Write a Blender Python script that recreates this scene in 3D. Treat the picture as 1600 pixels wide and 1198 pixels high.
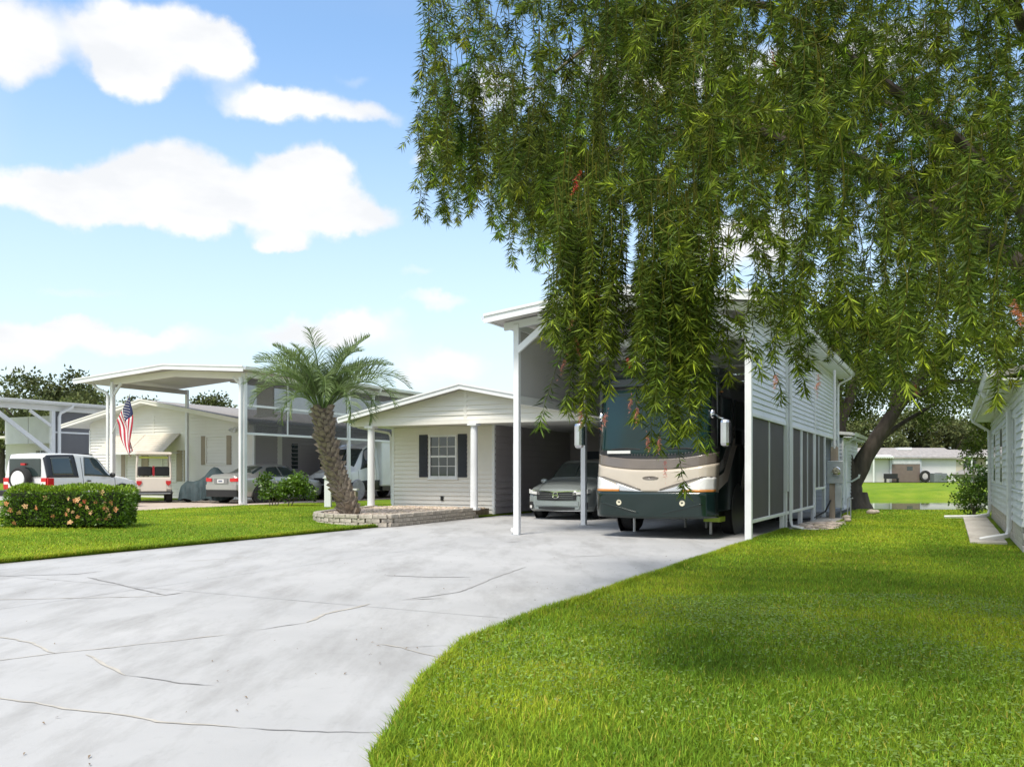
import bpy, bmesh, math, random
import numpy as np
from mathutils import Vector, Matrix, noise as mnoise
R = math.radians
random.seed(7)
rng = np.random.default_rng(11)
for o in list(bpy.data.objects): bpy.data.objects.remove(o)
scene = bpy.context.scene
C = scene.collection

# ------------------------------------------------------------------ camera
cam_d = bpy.data.cameras.new('camera')
cam = bpy.data.objects.new('camera', cam_d); C.objects.link(cam)
cam.location = (0, 0, 1.33); cam.rotation_euler = (R(90), 0, 0)
cam_d.sensor_width = 36; cam_d.lens = 36*1358/1600; cam_d.shift_y = 139/1600
cam_d.clip_start = .05; cam_d.clip_end = 3000
scene.camera = cam

# ------------------------------------------------------------------ light and exposure
SUN_EL, SUN_AZ = R(60), R(212)         # azimuth clockwise from +Y
scene.view_settings.view_transform = 'Standard'
scene.view_settings.look = 'None'
scene.view_settings.gamma = 1
scene.view_settings.use_curve_mapping = False
scene.view_settings.exposure = 0.74
world = bpy.data.worlds.new('World'); scene.world = world; world.use_nodes = True
wn, wl = world.node_tree.nodes, world.node_tree.links
wn.clear()
def N(nodes, t, **kw):
    n = nodes.new(t)
    for k, v in kw.items(): setattr(n, k, v)
    return n
def vmath(nodes, links, op, a, b=None):
    n = nodes.new('ShaderNodeMath'); n.operation = op
    for i, x in enumerate((a, b)):
        if x is None: continue
        if isinstance(x, (int, float)): n.inputs[i].default_value = x
        else: links.new(x, n.inputs[i])
    return n.outputs[0]
def build_world():
    m = lambda op, a, b=None: vmath(wn, wl, op, a, b)
    out = N(wn, 'ShaderNodeOutputWorld'); bg = N(wn, 'ShaderNodeBackground')
    sky = N(wn, 'ShaderNodeTexSky', sky_type='NISHITA', sun_disc=False)
    sky.sun_elevation = SUN_EL; sky.sun_rotation = SUN_AZ
    sky.air_density = 1.0; sky.dust_density = 1.2; sky.ozone_density = 1.6; sky.altitude = 10
    tc = N(wn, 'ShaderNodeTexCoord'); sp = N(wn, 'ShaderNodeSeparateXYZ'); wl.new(tc.outputs['Generated'], sp.inputs[0])
    x, y, z = sp.outputs
    h = m('SQRT', m('ADD', m('MULTIPLY', x, x), m('MULTIPLY', y, y)))
    az = m('ARCTAN2', x, y)                       # 0 straight ahead
    el = m('DIVIDE', z, m('MAXIMUM', h, .02))     # tangent of elevation
    # fluffy edge: warp the lookup with noise
    nz = N(wn, 'ShaderNodeTexNoise', noise_dimensions='3D'); nz.inputs['Scale'].default_value = 16; nz.inputs['Detail'].default_value = 7; nz.inputs['Roughness'].default_value = .55
    wl.new(tc.outputs['Generated'], nz.inputs['Vector'])
    wv = N(wn, 'ShaderNodeSeparateColor'); wl.new(nz.outputs['Color'], wv.inputs[0])
    azw = m('ADD', az, m('MULTIPLY', m('SUBTRACT', wv.outputs[0], .5), .085))
    elw = m('ADD', el, m('MULTIPLY', m('SUBTRACT', wv.outputs[1], .5), .062))
    tot = None
    # cumulus seen in the picture: (azimuth, tan elevation, half width, half height, weight)
    def A_(px): return math.atan((px-800)/1358)
    def T_(px, py): return (738-py)/1358*math.cos(A_(px))
    for px, py, wx, wy, k in ((10,70,75,65,1),(215,50,110,60,1),(200,110,45,40,.8),(340,78,62,34,.9),(450,168,105,30,1),(560,120,70,25,.45),(590,185,60,24,.5),
            (110,308,140,38,1),(270,275,100,55,1),(330,322,180,42,1),(485,272,72,40,1),(540,340,100,32,.8),(450,388,38,14,.8),(670,240,45,25,.7),(650,430,60,16,.5),(690,470,90,16,.6),
            (120,455,160,20,.5),(90,520,120,22,.7),(240,540,120,26,.6),(560,505,110,26,.6),(450,525,110,24,.6),(690,570,130,40,.7),(20,560,90,40,.6),
            (760,150,70,60,.5),(1000,120,200,80,.7),(1350,90,180,70,.7),(1150,380,150,60,.8)):
        a0, t0 = A_(px), T_(px, py)
        sx, sy = wx/1358*math.cos(a0)*1.0, wy/1358*1.05
        dx = m('DIVIDE', m('SUBTRACT', azw, a0), sx); dy = m('DIVIDE', m('SUBTRACT', elw, t0), sy)
        g = m('MULTIPLY', m('EXPONENT', m('MULTIPLY', m('ADD', m('MULTIPLY', dx, dx), m('MULTIPLY', dy, dy)), -1.0)), k)
        tot = g if tot is None else m('ADD', tot, g)
    # unseen broken cumulus round the rest of the sky, cover raised for whiter light
    mp = N(wn, 'ShaderNodeMapping'); mp.inputs['Scale'].default_value = (1, 1, 2.4); wl.new(tc.outputs['Generated'], mp.inputs[0])
    n2 = N(wn, 'ShaderNodeTexNoise'); n2.inputs['Scale'].default_value = 2.6; n2.inputs['Detail'].default_value = 8; n2.inputs['Roughness'].default_value = .52
    wl.new(mp.outputs[0], n2.inputs['Vector'])
    r2 = N(wn, 'ShaderNodeMapRange', interpolation_type='SMOOTHSTEP'); r2.inputs[1].default_value = .40; r2.inputs[2].default_value = .58
    wl.new(n2.outputs['Fac'], r2.inputs[0])
    inview = m('MULTIPLY', m('LESS_THAN', m('ABSOLUTE', az), .56), m('GREATER_THAN', y, 0))
    soft = N(wn, 'ShaderNodeMapRange', interpolation_type='SMOOTHSTEP'); soft.inputs[1].default_value = .50; soft.inputs[2].default_value = .75
    wl.new(m('ABSOLUTE', az), soft.inputs[0])
    upper = N(wn, 'ShaderNodeMapRange', interpolation_type='SMOOTHSTEP'); upper.inputs[1].default_value = .50; upper.inputs[2].default_value = .75
    wl.new(el, upper.inputs[0])
    outside = m('MAXIMUM', soft.outputs[0], upper.outputs[0])
    r1 = N(wn, 'ShaderNodeMapRange', interpolation_type='SMOOTHSTEP'); r1.inputs[1].default_value = .38; r1.inputs[2].default_value = .72
    wl.new(tot, r1.inputs[0])
    mask = m('MAXIMUM', r1.outputs[0], m('MULTIPLY', r2.outputs[0], outside))
    # low haze of thin cloud towards the horizon
    hz = N(wn, 'ShaderNodeMapRange', interpolation_type='SMOOTHSTEP'); hz.inputs[1].default_value = .0; hz.inputs[2].default_value = .52; hz.inputs[3].default_value = .66; hz.inputs[4].default_value = .0
    wl.new(el, hz.inputs[0])
    n3 = N(wn, 'ShaderNodeTexNoise'); n3.inputs['Scale'].default_value = 11; n3.inputs['Detail'].default_value = 6
    wl.new(mp.outputs[0], n3.inputs['Vector'])
    ccol = N(wn, 'ShaderNodeMix', data_type='RGBA'); ccol.inputs[6].default_value = (5.6, 5.68, 5.8, 1); ccol.inputs[7].default_value = (6.5, 6.45, 6.4, 1)
    r3 = N(wn, 'ShaderNodeMapRange'); r3.inputs[1].default_value = .36; r3.inputs[2].default_value = .60; wl.new(n3.outputs['Fac'], r3.inputs[0]); wl.new(r3.outputs[0], ccol.inputs[0])
    tint = N(wn, 'ShaderNodeMix', data_type='RGBA', blend_type='MULTIPLY'); tint.inputs[0].default_value = 1
    tint.inputs[7].default_value = (SKY_TINT[0], SKY_TINT[1], SKY_TINT[2], 1); wl.new(sky.outputs[0], tint.inputs[6])
    mh = N(wn, 'ShaderNodeMix', data_type='RGBA'); wl.new(hz.outputs[0], mh.inputs[0]); wl.new(tint.outputs[2], mh.inputs[6]); mh.inputs[7].default_value = (5.3, 5.65, 6.0, 1)
    mx = N(wn, 'ShaderNodeMix', data_type='RGBA'); wl.new(m('MULTIPLY', mask, .96), mx.inputs[0]); wl.new(mh.outputs[2], mx.inputs[6]); wl.new(ccol.outputs[2], mx.inputs[7])
    wl.new(mx.outputs[2], bg.inputs[0]); bg.inputs[1].default_value = .1
    wl.new(bg.outputs[0], out.inputs[0])
SKY_TINT = (1.55, 1.72, 1.72)
build_world()
sun_d = bpy.data.lights.new('sun', 'SUN'); sun = bpy.data.objects.new('sun', sun_d); C.objects.link(sun)
sun_d.energy = 2.6; sun_d.angle = R(15); sun_d.color = (1, .93, .82)
sd = Vector((math.sin(SUN_AZ)*math.cos(SUN_EL), math.cos(SUN_AZ)*math.cos(SUN_EL), math.sin(SUN_EL)))
sun.rotation_euler = sd.to_track_quat('Z', 'Y').to_euler(); sun.location = (0, 0, 40)

# ------------------------------------------------------------------ the lots stand at an angle to the view
ANG = math.atan(685/1358); CA, SA = math.cos(ANG), math.sin(ANG)
P0 = (0.11, 18.6)
def W(u, v, z=0): return Vector((P0[0]+u*CA+v*SA, P0[1]-u*SA+v*CA, z))
def toL(x, y):
    dx, dy = x-P0[0], y-P0[1]; return (dx*CA-dy*SA, dx*SA+dy*CA)
def sstep(a, b, x):
    t = np.clip((np.asarray(x, float)-a)/(b-a), 0, 1); return t*t*(3-2*t)
def ground_z(x, y):
    """height of the land, world x, y (arrays allowed)"""
    x = np.asarray(x, float); y = np.asarray(y, float)
    dx, dy = x-P0[0], y-P0[1]; u = dx*CA-dy*SA; v = dx*SA+dy*CA
    z = .04+.15*sstep(-4.2, -9.0, u)*sstep(-16, -4, v)+.10*sstep(-20, -32, u)
    return z

# ------------------------------------------------------------------ materials
MAT = {}
def pm(name, col, rough=.6, metal=0, var=.12, scale=3., bump=0., bscale=60., col2=None, spec=.5, coat=0, trans=0, dirt=0, emit=0, attr=None, alpha=1, detail=5, stretch=None):
    """procedural Principled material: two noise scales vary the colour, optional bump, translucency for leaves"""
    if name in MAT: return MAT[name]
    m = bpy.data.materials.new(name); m.use_nodes = True; MAT[name] = m
    n, l = m.node_tree.nodes, m.node_tree.links
    b = n['Principled BSDF']; b.inputs['Roughness'].default_value = rough; b.inputs['Metallic'].default_value = metal
    b.inputs['Specular IOR Level'].default_value = spec; b.inputs['Coat Weight'].default_value = coat; b.inputs['Coat Roughness'].default_value = .06
    tc = n.new('ShaderNodeTexCoord'); vec = tc.outputs['Object']
    if stretch:
        mp = n.new('ShaderNodeMapping'); mp.inputs['Scale'].default_value = stretch; l.new(vec, mp.inputs[0]); vec = mp.outputs[0]
    nz = n.new('ShaderNodeTexNoise'); nz.inputs['Scale'].default_value = scale; nz.inputs['Detail'].default_value = detail; l.new(vec, nz.inputs['Vector'])
    c1 = tuple(c*(1-var) for c in col)+(1,); c2 = (tuple(col2) if col2 else tuple(min(1, c*(1+var)) for c in col))+(1,)
    mx = n.new('ShaderNodeMix'); mx.data_type = 'RGBA'; mx.inputs[6].default_value = c1; mx.inputs[7].default_value = c2
    mr = n.new('ShaderNodeMapRange'); mr.inputs[1].default_value = .3; mr.inputs[2].default_value = .7; l.new(nz.outputs['Fac'], mr.inputs[0])
    l.new(mr.outputs[0], mx.inputs[0]); cur = mx.outputs[2]
    if attr:
        at = n.new('ShaderNodeAttribute'); at.attribute_name = attr
        m2 = n.new('ShaderNodeMix'); m2.data_type = 'RGBA'; m2.blend_type = 'MULTIPLY'; m2.inputs[0].default_value = 1
        l.new(cur, m2.inputs[6]); l.new(at.outputs['Color'], m2.inputs[7]); cur = m2.outputs[2]
    if dirt:
        nd = n.new('ShaderNodeTexNoise'); nd.inputs['Scale'].default_value = scale*.33; nd.inputs['Detail'].default_value = 8; nd.inputs['Roughness'].default_value = .65; l.new(vec, nd.inputs['Vector'])
        rd = n.new('ShaderNodeMapRange'); rd.inputs[1].default_value = .52; rd.inputs[2].default_value = .78; l.new(nd.outputs['Fac'], rd.inputs[0])
        md = n.new('ShaderNodeMix'); md.data_type = 'RGBA'; md.inputs[7].default_value = (.16, .14, .11, 1)
        mm = n.new('ShaderNodeMath'); mm.operation = 'MULTIPLY'; mm.inputs[1].default_value = dirt; l.new(rd.outputs[0], mm.inputs[0])
        l.new(mm.outputs[0], md.inputs[0]); l.new(cur, md.inputs[6]); cur = md.outputs[2]
    l.new(cur, b.inputs['Base Color'])
    if bump:
        nb = n.new('ShaderNodeTexNoise'); nb.inputs['Scale'].default_value = bscale; nb.inputs['Detail'].default_value = 4; l.new(vec, nb.inputs['Vector'])
        bp = n.new('ShaderNodeBump'); bp.inputs['Strength'].default_value = bump; bp.inputs['Distance'].default_value = .02; l.new(nb.outputs['Fac'], bp.inputs['Height']); l.new(bp.outputs[0], b.inputs['Normal'])
    if emit:
        l.new(cur, b.inputs['Emission Color']); b.inputs['Emission Strength'].default_value = emit
    if trans:
        tr = n.new('ShaderNodeBsdfTranslucent'); ms = n.new('ShaderNodeMixShader'); ms.inputs[0].default_value = trans
        hs = n.new('ShaderNodeHueSaturation'); hs.inputs['Value'].default_value = 1.5; hs.inputs['Hue'].default_value = .49; l.new(cur, hs.inputs['Color']); l.new(hs.outputs[0], tr.inputs[0])
        o = n['Material Output']; l.new(b.outputs[0], ms.inputs[1]); l.new(tr.outputs[0], ms.inputs[2]); l.new(ms.outputs[0], o.inputs[0])
    if alpha < 1:
        tp = n.new('ShaderNodeBsdfTransparent'); ms = n.new('ShaderNodeMixShader'); ms.inputs[0].default_value = alpha
        o = n['Material Output']; l.new(tp.outputs[0], ms.inputs[1]); l.new(b.outputs[0], ms.inputs[2]); l.new(ms.outputs[0], o.inputs[0])
    return m
white = pm('white_aluminium', (.74, .75, .76), .42, var=.06, scale=1.2, dirt=.22)
white2 = pm('white_paint_weathered', (.70, .70, .68), .5, var=.06, scale=1.5, dirt=.22)
cream = pm('cream_vinyl_siding', (.76, .735, .67), .5, var=.035, scale=1.0, dirt=.10)
sid_w = pm('white_vinyl_siding', (.71, .73, .77), .48, var=.05, scale=1.0, dirt=.18)
sid_in = pm('grey_vinyl_siding', (.52, .50, .50), .5, var=.05, scale=1.0, dirt=.1)
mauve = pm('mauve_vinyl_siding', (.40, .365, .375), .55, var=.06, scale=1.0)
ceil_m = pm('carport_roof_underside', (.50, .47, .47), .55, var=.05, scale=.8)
shingle = pm('roof_shingle_grey', (.27, .255, .245), .9, var=.3, scale=22, bump=.4, bscale=40)
screen_m = pm('dark_screen_mesh', (.085, .075, .075), .75, var=.07, scale=2, bump=.2, bscale=400)
screen_t = pm('see_through_screen', (.10, .095, .10), .8, var=.05, alpha=.55)
glass_d = pm('dark_window_glass', (.025, .04, .04), .04, var=.2, scale=1.2, spec=.9)
black = pm('black_plastic', (.016, .016, .017), .42, var=.15)
rubber = pm('tyre_rubber', (.02, .02, .02), .85, var=.2)
chrome = pm('chrome', (.82, .82, .84), .09, metal=1, var=.02)
steel = pm('galvanised_steel', (.42, .45, .47), .45, metal=.55, var=.15, scale=6)
red_lens = pm('red_tail_lens', (.52, .012, .02), .15, var=.1, spec=.8)
lamp_lens = pm('headlamp_lens', (.72, .72, .70), .08, var=.08, spec=1, scale=9)
shutter = pm('navy_shutter', (.022, .026, .04), .5, var=.1)
tan_sh = pm('tan_shutter', (.33, .27, .19), .55, var=.08)
wood = pm('weathered_wood', (.30, .245, .19), .8, var=.25, scale=9, stretch=(1, 1, .12))

# ------------------------------------------------------------------ mesh helpers
class MB:
    def __init__(s): s.v, s.f = [], []
    def add(s, vs, fs):
        k = len(s.v); s.v += [tuple(p) for p in vs]; s.f += [tuple(i+k for i in f) for f in fs]; return s
    def box(s, x0, x1, y0, y1, z0, z1):
        return s.add([(x0,y0,z0),(x1,y0,z0),(x1,y1,z0),(x0,y1,z0),(x0,y0,z1),(x1,y0,z1),(x1,y1,z1),(x0,y1,z1)],
                     [(3,2,1,0),(4,5,6,7),(0,1,5,4),(1,2,6,5),(2,3,7,6),(3,0,4,7)])
    def bar(s, a, b, w, h=None, up=(0,0,1)):
        a, b = Vector(a), Vector(b); d = (b-a).normalized(); h = h or w
        x = d.cross(Vector(up)); x = x.normalized() if x.length > 1e-4 else Vector((1,0,0)); y = x.cross(d).normalized()
        x *= w/2; y *= h/2
        return s.add([a-x-y, a+x-y, a+x+y, a-x+y, b-x-y, b+x-y, b+x+y, b-x+y], [(0,1,2,3),(7,6,5,4),(1,0,4,5),(2,1,5,6),(3,2,6,7),(0,3,7,4)])
    def prism(s, poly, axis, c0, c1):
        """poly of 2-D points extruded along axis (0 x, 1 y, 2 z)"""
        def P(p, c): return {0:(c,p[0],p[1]), 1:(p[0],c,p[1]), 2:(p[0],p[1],c)}[axis]
        n = len(poly)
        return s.add([P(p,c0) for p in poly]+[P(p,c1) for p in poly], [tuple(range(n-1,-1,-1)), tuple(range(n,2*n))]+[(i,(i+1)%n,n+(i+1)%n,n+i) for i in range(n)])
    def tube(s, pts, r, seg=8, cap=True):
        pts = [Vector(p) for p in pts]; n = len(pts); rr = r if isinstance(r, (list, tuple)) else [r]*n
        vs, fs = [], []; px = None
        for i, p in enumerate(pts):
            d = (pts[min(i+1,n-1)]-pts[max(i-1,0)]).normalized()
            if px is None: px = d.orthogonal().normalized()
            px = (px-d*px.dot(d)); px = px.normalized() if px.length > 1e-5 else d.orthogonal().normalized()
            py = d.cross(px)
            for k in range(seg):
                a = 2*math.pi*k/seg; vs.append(p+(px*math.cos(a)+py*math.sin(a))*rr[i])
        for i in range(n-1):
            for k in range(seg): fs.append((i*seg+k, i*seg+(k+1)%seg, (i+1)*seg+(k+1)%seg, (i+1)*seg+k))
        if cap: fs += [tuple(range(seg-1,-1,-1)), tuple(range((n-1)*seg, n*seg))]
        return s.add(vs, fs)
    def cyl(s, c, r, h, axis=2, seg=20, r2=None):
        c = Vector(c); d = [Vector((1,0,0)),Vector((0,1,0)),Vector((0,0,1))][axis]*h
        return s.tube([c, c+d], [r, r if r2 is None else r2], seg)
    def lathe(s, prof, axis=1, c=(0,0,0), seg=24):
        """prof: list of (along, radius)"""
        vs, fs = [], []; n = len(prof)
        for a, r in prof:
            for k in range(seg):
                t = 2*math.pi*k/seg; p = [0,0,0]; p[axis] = a; p[(axis+1)%3] = r*math.cos(t); p[(axis+2)%3] = r*math.sin(t)
                vs.append((p[0]+c[0], p[1]+c[1], p[2]+c[2]))
        for i in range(n-1):
            for k in range(seg): fs.append((i*seg+k, i*seg+(k+1)%seg, (i+1)*seg+(k+1)%seg, (i+1)*seg+k))
        return s.add(vs, fs)
    def ball(s, c, rx, ry, rz, n=10, m=7):
        vs, fs = [], []
        for j in range(m+1):
            ph = math.pi*j/m
            for k in range(n):
                t = 2*math.pi*k/n; vs.append((c[0]+rx*math.sin(ph)*math.cos(t), c[1]+ry*math.sin(ph)*math.sin(t), c[2]+rz*math.cos(ph)))
        for j in range(m):
            for k in range(n): fs.append((j*n+k, (j+1)*n+k, (j+1)*n+(k+1)%n, j*n+(k+1)%n))
        return s.add(vs, fs)
    def build(s, name, m, parent=None, smooth=False, bevel=0, kind=None):
        me = bpy.data.meshes.new(name); me.from_pydata(s.v, [], s.f); me.materials.append(m)
        if smooth: me.polygons.foreach_set('use_smooth', [True]*len(me.polygons))
        o = bpy.data.objects.new(name, me); C.objects.link(o)
        bm = bmesh.new(); bm.from_mesh(me); bmesh.ops.recalc_face_normals(bm, faces=bm.faces); bm.to_mesh(me); bm.free()
        if bevel:
            b = o.modifiers.new('bevel', 'BEVEL'); b.width = bevel; b.segments = 2; b.limit_method = 'ANGLE'
        if smooth:
            try: me.set_sharp_from_angle(angle=R(40))
            except Exception: pass
        if parent: o.parent = parent
        if kind: o['kind'] = kind
        return o
def np_mesh(name, verts, faces, m, parent=None, tint=None, kind=None, smooth=False):
    """big mesh from numpy; faces (n,3) or (n,4); tint (n_verts,3) colour attribute"""
    verts = np.asarray(verts, np.float32); faces = np.asarray(faces, np.int32); k = faces.shape[1]
    me = bpy.data.meshes.new(name); me.vertices.add(len(verts)); me.vertices.foreach_set('co', verts.ravel())
    me.loops.add(faces.size); me.loops.foreach_set('vertex_index', faces.ravel())
    me.polygons.add(len(faces)); me.polygons.foreach_set('loop_start', np.arange(0, faces.size, k, dtype=np.int32))
    try: me.polygons.foreach_set('loop_total', np.full(len(faces), k, np.int32))
    except Exception: pass
    if smooth: me.polygons.foreach_set('use_smooth', np.ones(len(faces), bool))
    me.update(calc_edges=True); me.validate()
    if tint is not None:
        a = me.color_attributes.new('tint', 'FLOAT_COLOR', 'POINT'); t = np.ones((len(verts), 4), np.float32); t[:, :3] = tint; a.data.foreach_set('color', t.ravel())
    me.materials.append(m)
    if name is None: return me
    o = bpy.data.objects.new(name, me); C.objects.link(o)
    if parent: o.parent = parent
    if kind: o['kind'] = kind
    return o
def tag(o, label, cat, group=None):
    o['label'] = label; o['category'] = cat
    if group: o['group'] = group
    return o
def thing(name, label, cat, loc=(0,0,0), rotz=0, group=None):
    o = bpy.data.objects.new(name, None); C.objects.link(o); o.empty_display_size = .2
    o.location = loc; o.rotation_euler = (0, 0, rotz); return tag(o, label, cat, group)
def lot_thing(name, label, cat, u=0, v=0, z=0, turn=0, group=None): return thing(name, label, cat, W(u, v, z), -ANG+turn, group)
def struct(o): o['kind'] = 'structure'; return o
def copy_part(o, parent):
    c = o.copy(); C.objects.link(c); c.parent = parent; return c

def siding(a0, a1, z0, z1, mapf, pitch=.115, lft=None, rgt=None, lip=.034, thick=.03):
    """lap siding: one closed wedge per course. mapf(a, z, out) -> xyz; lft/rgt(z) clip the course ends (gables)"""
    out = []; z = z0
    while z < z1-1e-4:
        zt = min(z+pitch, z1)
        la, ra = (lft(z) if lft else a0), (rgt(z) if rgt else a1); lb, rb = (lft(zt) if lft else a0), (rgt(zt) if rgt else a1)
        la, lb = max(la, a0), max(lb, a0); ra, rb = min(ra, a1), min(rb, a1)
        if ra-la > .02:
            if rb < lb: rb = lb = (lb+rb)/2
            mb = MB()
            mb.add([mapf(la,z,lip),mapf(ra,z,lip),mapf(rb,zt,.001),mapf(lb,zt,.001),mapf(la,z,-thick),mapf(ra,z,-thick),mapf(rb,zt,-thick),mapf(lb,zt,-thick)],
                   [(0,1,2,3),(7,6,5,4),(1,0,4,5),(2,1,5,6),(3,2,6,7),(0,3,7,4)])
            out.append(mb)
        z = zt
    return out
def siding_joined(name, m, parent, *a, **k):
    mb = MB()
    for c in siding(*a, **k): mb.add(c.v, c.f)
    return mb.build(name, m, parent)
def siding_boards(m, parent, *a, **k):
    for c in siding(*a, **k): c.build('siding_board', m, parent)
# ================================================================== THE SETTING
def G(px, py, z=0):
    Y = (1.33-z)*1358/(py-738); return ((px-800)/1358*Y, Y)
def pond_dip(x, y):
    """0 on land, 1 in the middle of the pond"""
    return sstep(29, 46, y+.06*(x-18)-.5*np.sin(x*.31))*(1-sstep(57.5, 65, y-.02*(x-20)-.6*np.sin(x*.23+1)))*sstep(-6, 6, x)*(1-sstep(60, 75, x))
def land(x, y):
    far = .12*sstep(62, 90, y)
    bumps = .012*np.sin(np.asarray(x)*1.7+.6*np.asarray(y))*np.sin(np.asarray(y)*1.3)
    return ground_z(x, y)+far+bumps-.95*pond_dip(x, y)
def strip(name, m, ufun0, ufun1, vs, nu, zfun, skirt=0.0, power=1.0):
    """structured sheet between two edges u0(v), u1(v); first edge gets a skirt so that it reads as a slab"""
    vs = np.asarray(vs, float); V = []
    ts = np.linspace(0, 1, nu)**power
    for v in vs:
        u0, u1 = ufun0(v), ufun1(v); us = u0+(u1-u0)*ts
        xs = P0[0]+us*CA+v*SA; ys = P0[1]-us*SA+v*CA
        V.append(np.stack([xs, ys, zfun(xs, ys)], 1))
    V = np.array(V); n, k = len(vs), nu
    idx = np.arange(n*k).reshape(n, k)
    F = np.stack([idx[:-1,:-1], idx[:-1,1:], idx[1:,1:], idx[1:,:-1]], -1).reshape(-1, 4)
    verts = V.reshape(-1, 3)
    if skirt:
        for col in (0, k-1):
            base = len(verts); low = V[:, col].copy(); low[:, 2] -= skirt; verts = np.vstack([verts, low]); j = np.arange(n-1)
            F = np.vstack([F, np.stack([idx[:-1,col], idx[1:,col], base+j+1, base+j], -1)])
        for row in (0, n-1):
            base = len(verts); low = V[row].copy(); low[:, 2] -= skirt; verts = np.vstack([verts, low]); j = np.arange(k-1)
            F = np.vstack([F, np.stack([idx[row,:-1], idx[row,1:], base+j+1, base+j], -1)])
    return struct(np_mesh(name, verts, F, m, smooth=False))

def lawn_material():
    m = bpy.data.materials.new('lawn_turf'); m.use_nodes = True; n, l = m.node_tree.nodes, m.node_tree.links
    b = n['Principled BSDF']; b.inputs['Roughness'].default_value = .9; b.inputs['Specular IOR Level'].default_value = .15
    tc = n.new('ShaderNodeTexCoord')
    def nz(s, d=5, r=.5):
        q = n.new('ShaderNodeTexNoise'); q.inputs['Scale'].default_value = s; q.inputs['Detail'].default_value = d; q.inputs['Roughness'].default_value = r; l.new(tc.outputs['Object'], q.inputs['Vector']); return q.outputs['Fac']
    def ramp(f, stops):
        r = n.new('ShaderNodeValToRGB'); l.new(f, r.inputs[0]); e = r.color_ramp.elements
        e[0].position, e[0].color = stops[0][0], stops[0][1]+(1,); e[1].position, e[1].color = stops[-1][0], stops[-1][1]+(1,)
        for p, c in stops[1:-1]: q = e.new(p); q.color = c+(1,)
        return r.outputs[0]
    big = ramp(nz(.55, 4), ((.32, (.13, .235, .012)), (.5, (.19, .29, .016)), (.68, (.26, .33, .028))))
    fine = ramp(nz(34, 6, .7), ((.3, (.45, .5, .4)), (.55, (1, 1, 1)), (.75, (1.25, 1.2, 1.1))))
    mx = n.new('ShaderNodeMix'); mx.data_type = 'RGBA'; mx.blend_type = 'MULTIPLY'; mx.inputs[0].default_value = 1; l.new(big, mx.inputs[6]); l.new(fine, mx.inputs[7])
    l.new(mx.outputs[2], b.inputs['Base Color'])
    bp = n.new('ShaderNodeBump'); bp.inputs['Strength'].default_value = .9; bp.inputs['Distance'].default_value = .05; l.new(nz(45, 5, .7), bp.inputs['Height']); l.new(bp.outputs[0], b.inputs['Normal'])
    return m
turf = lawn_material()
def concrete_material(name, c_lo, c_hi, stain, joints=True):
    m = bpy.data.materials.new(name); m.use_nodes = True; n, l = m.node_tree.nodes, m.node_tree.links
    b = n['Principled BSDF']; b.inputs['Roughness'].default_value = .78; b.inputs['Specular IOR Level'].default_value = .3
    tc = n.new('ShaderNodeTexCoord')
    def nz(s, d=6, r=.6, st=None):
        q = n.new('ShaderNodeTexNoise'); q.inputs['Scale'].default_value = s; q.inputs['Detail'].default_value = d; q.inputs['Roughness'].default_value = r
        v = tc.outputs['Object']
        if st: mp = n.new('ShaderNodeMapping'); mp.inputs['Scale'].default_value = st; mp.inputs['Rotation'].default_value = (0, 0, R(25)); l.new(v, mp.inputs[0]); v = mp.outputs[0]
        l.new(v, q.inputs['Vector']); return q.outputs['Fac']
    def mr(f, a, b_, c=0, d=1):
        q = n.new('ShaderNodeMapRange'); q.inputs[1].default_value = a; q.inputs[2].default_value = b_; q.inputs[3].default_value = c; q.inputs[4].default_value = d; l.new(f, q.inputs[0]); return q.outputs[0]
    def mix(f, a, b_, mode='MIX'):
        q = n.new('ShaderNodeMix'); q.data_type = 'RGBA'; q.blend_type = mode
        l.new(f, q.inputs[0]) if not isinstance(f, float) else setattr(q.inputs[0], 'default_value', f)
        for i, x in ((6, a), (7, b_)):
            if isinstance(x, tuple): q.inputs[i].default_value = x+(1,)
            else: l.new(x, q.inputs[i])
        return q.outputs[2]
    base = mix(mr(nz(.5), .3, .7), c_lo, c_hi)
    base = mix(mr(nz(1.6, 8, .7, (1, .25, 1)), .47, .66, 0, .72), base, stain)          # drifted water stains
    base = mix(mr(nz(9, 8, .75), .56, .74, 0, .34), base, tuple(c*.6 for c in c_lo))     # mottling
    base = mix(mr(nz(120, 3, .6), .68, .74, 0, .30), base, (.12, .11, .10))              # specks and pits
    l.new(base, b.inputs['Base Color'])
    bp = n.new('ShaderNodeBump'); bp.inputs['Strength'].default_value = .25; bp.inputs['Distance'].default_value = .01; l.new(nz(90, 5, .7), bp.inputs['Height']); l.new(bp.outputs[0], b.inputs['Normal'])
    return m
conc = concrete_material('painted_concrete', (.37, .372, .375), (.45, .45, .45), (.275, .272, .266))
conc_tan = concrete_material('tan_concrete', (.46, .38, .32), (.54, .46, .39), (.36, .30, .25))
conc_pad = concrete_material('grey_paving_concrete', (.45, .42, .38), (.55, .52, .47), (.30, .27, .23))

# base sheet out to the horizon
g = MB(); g.add([(-1500,-400,-1.6),(1500,-400,-1.6),(1500,2400,-1.6),(-1500,2400,-1.6)], [(0,1,2,3)])
struct(g.build('ground', turf))

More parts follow.
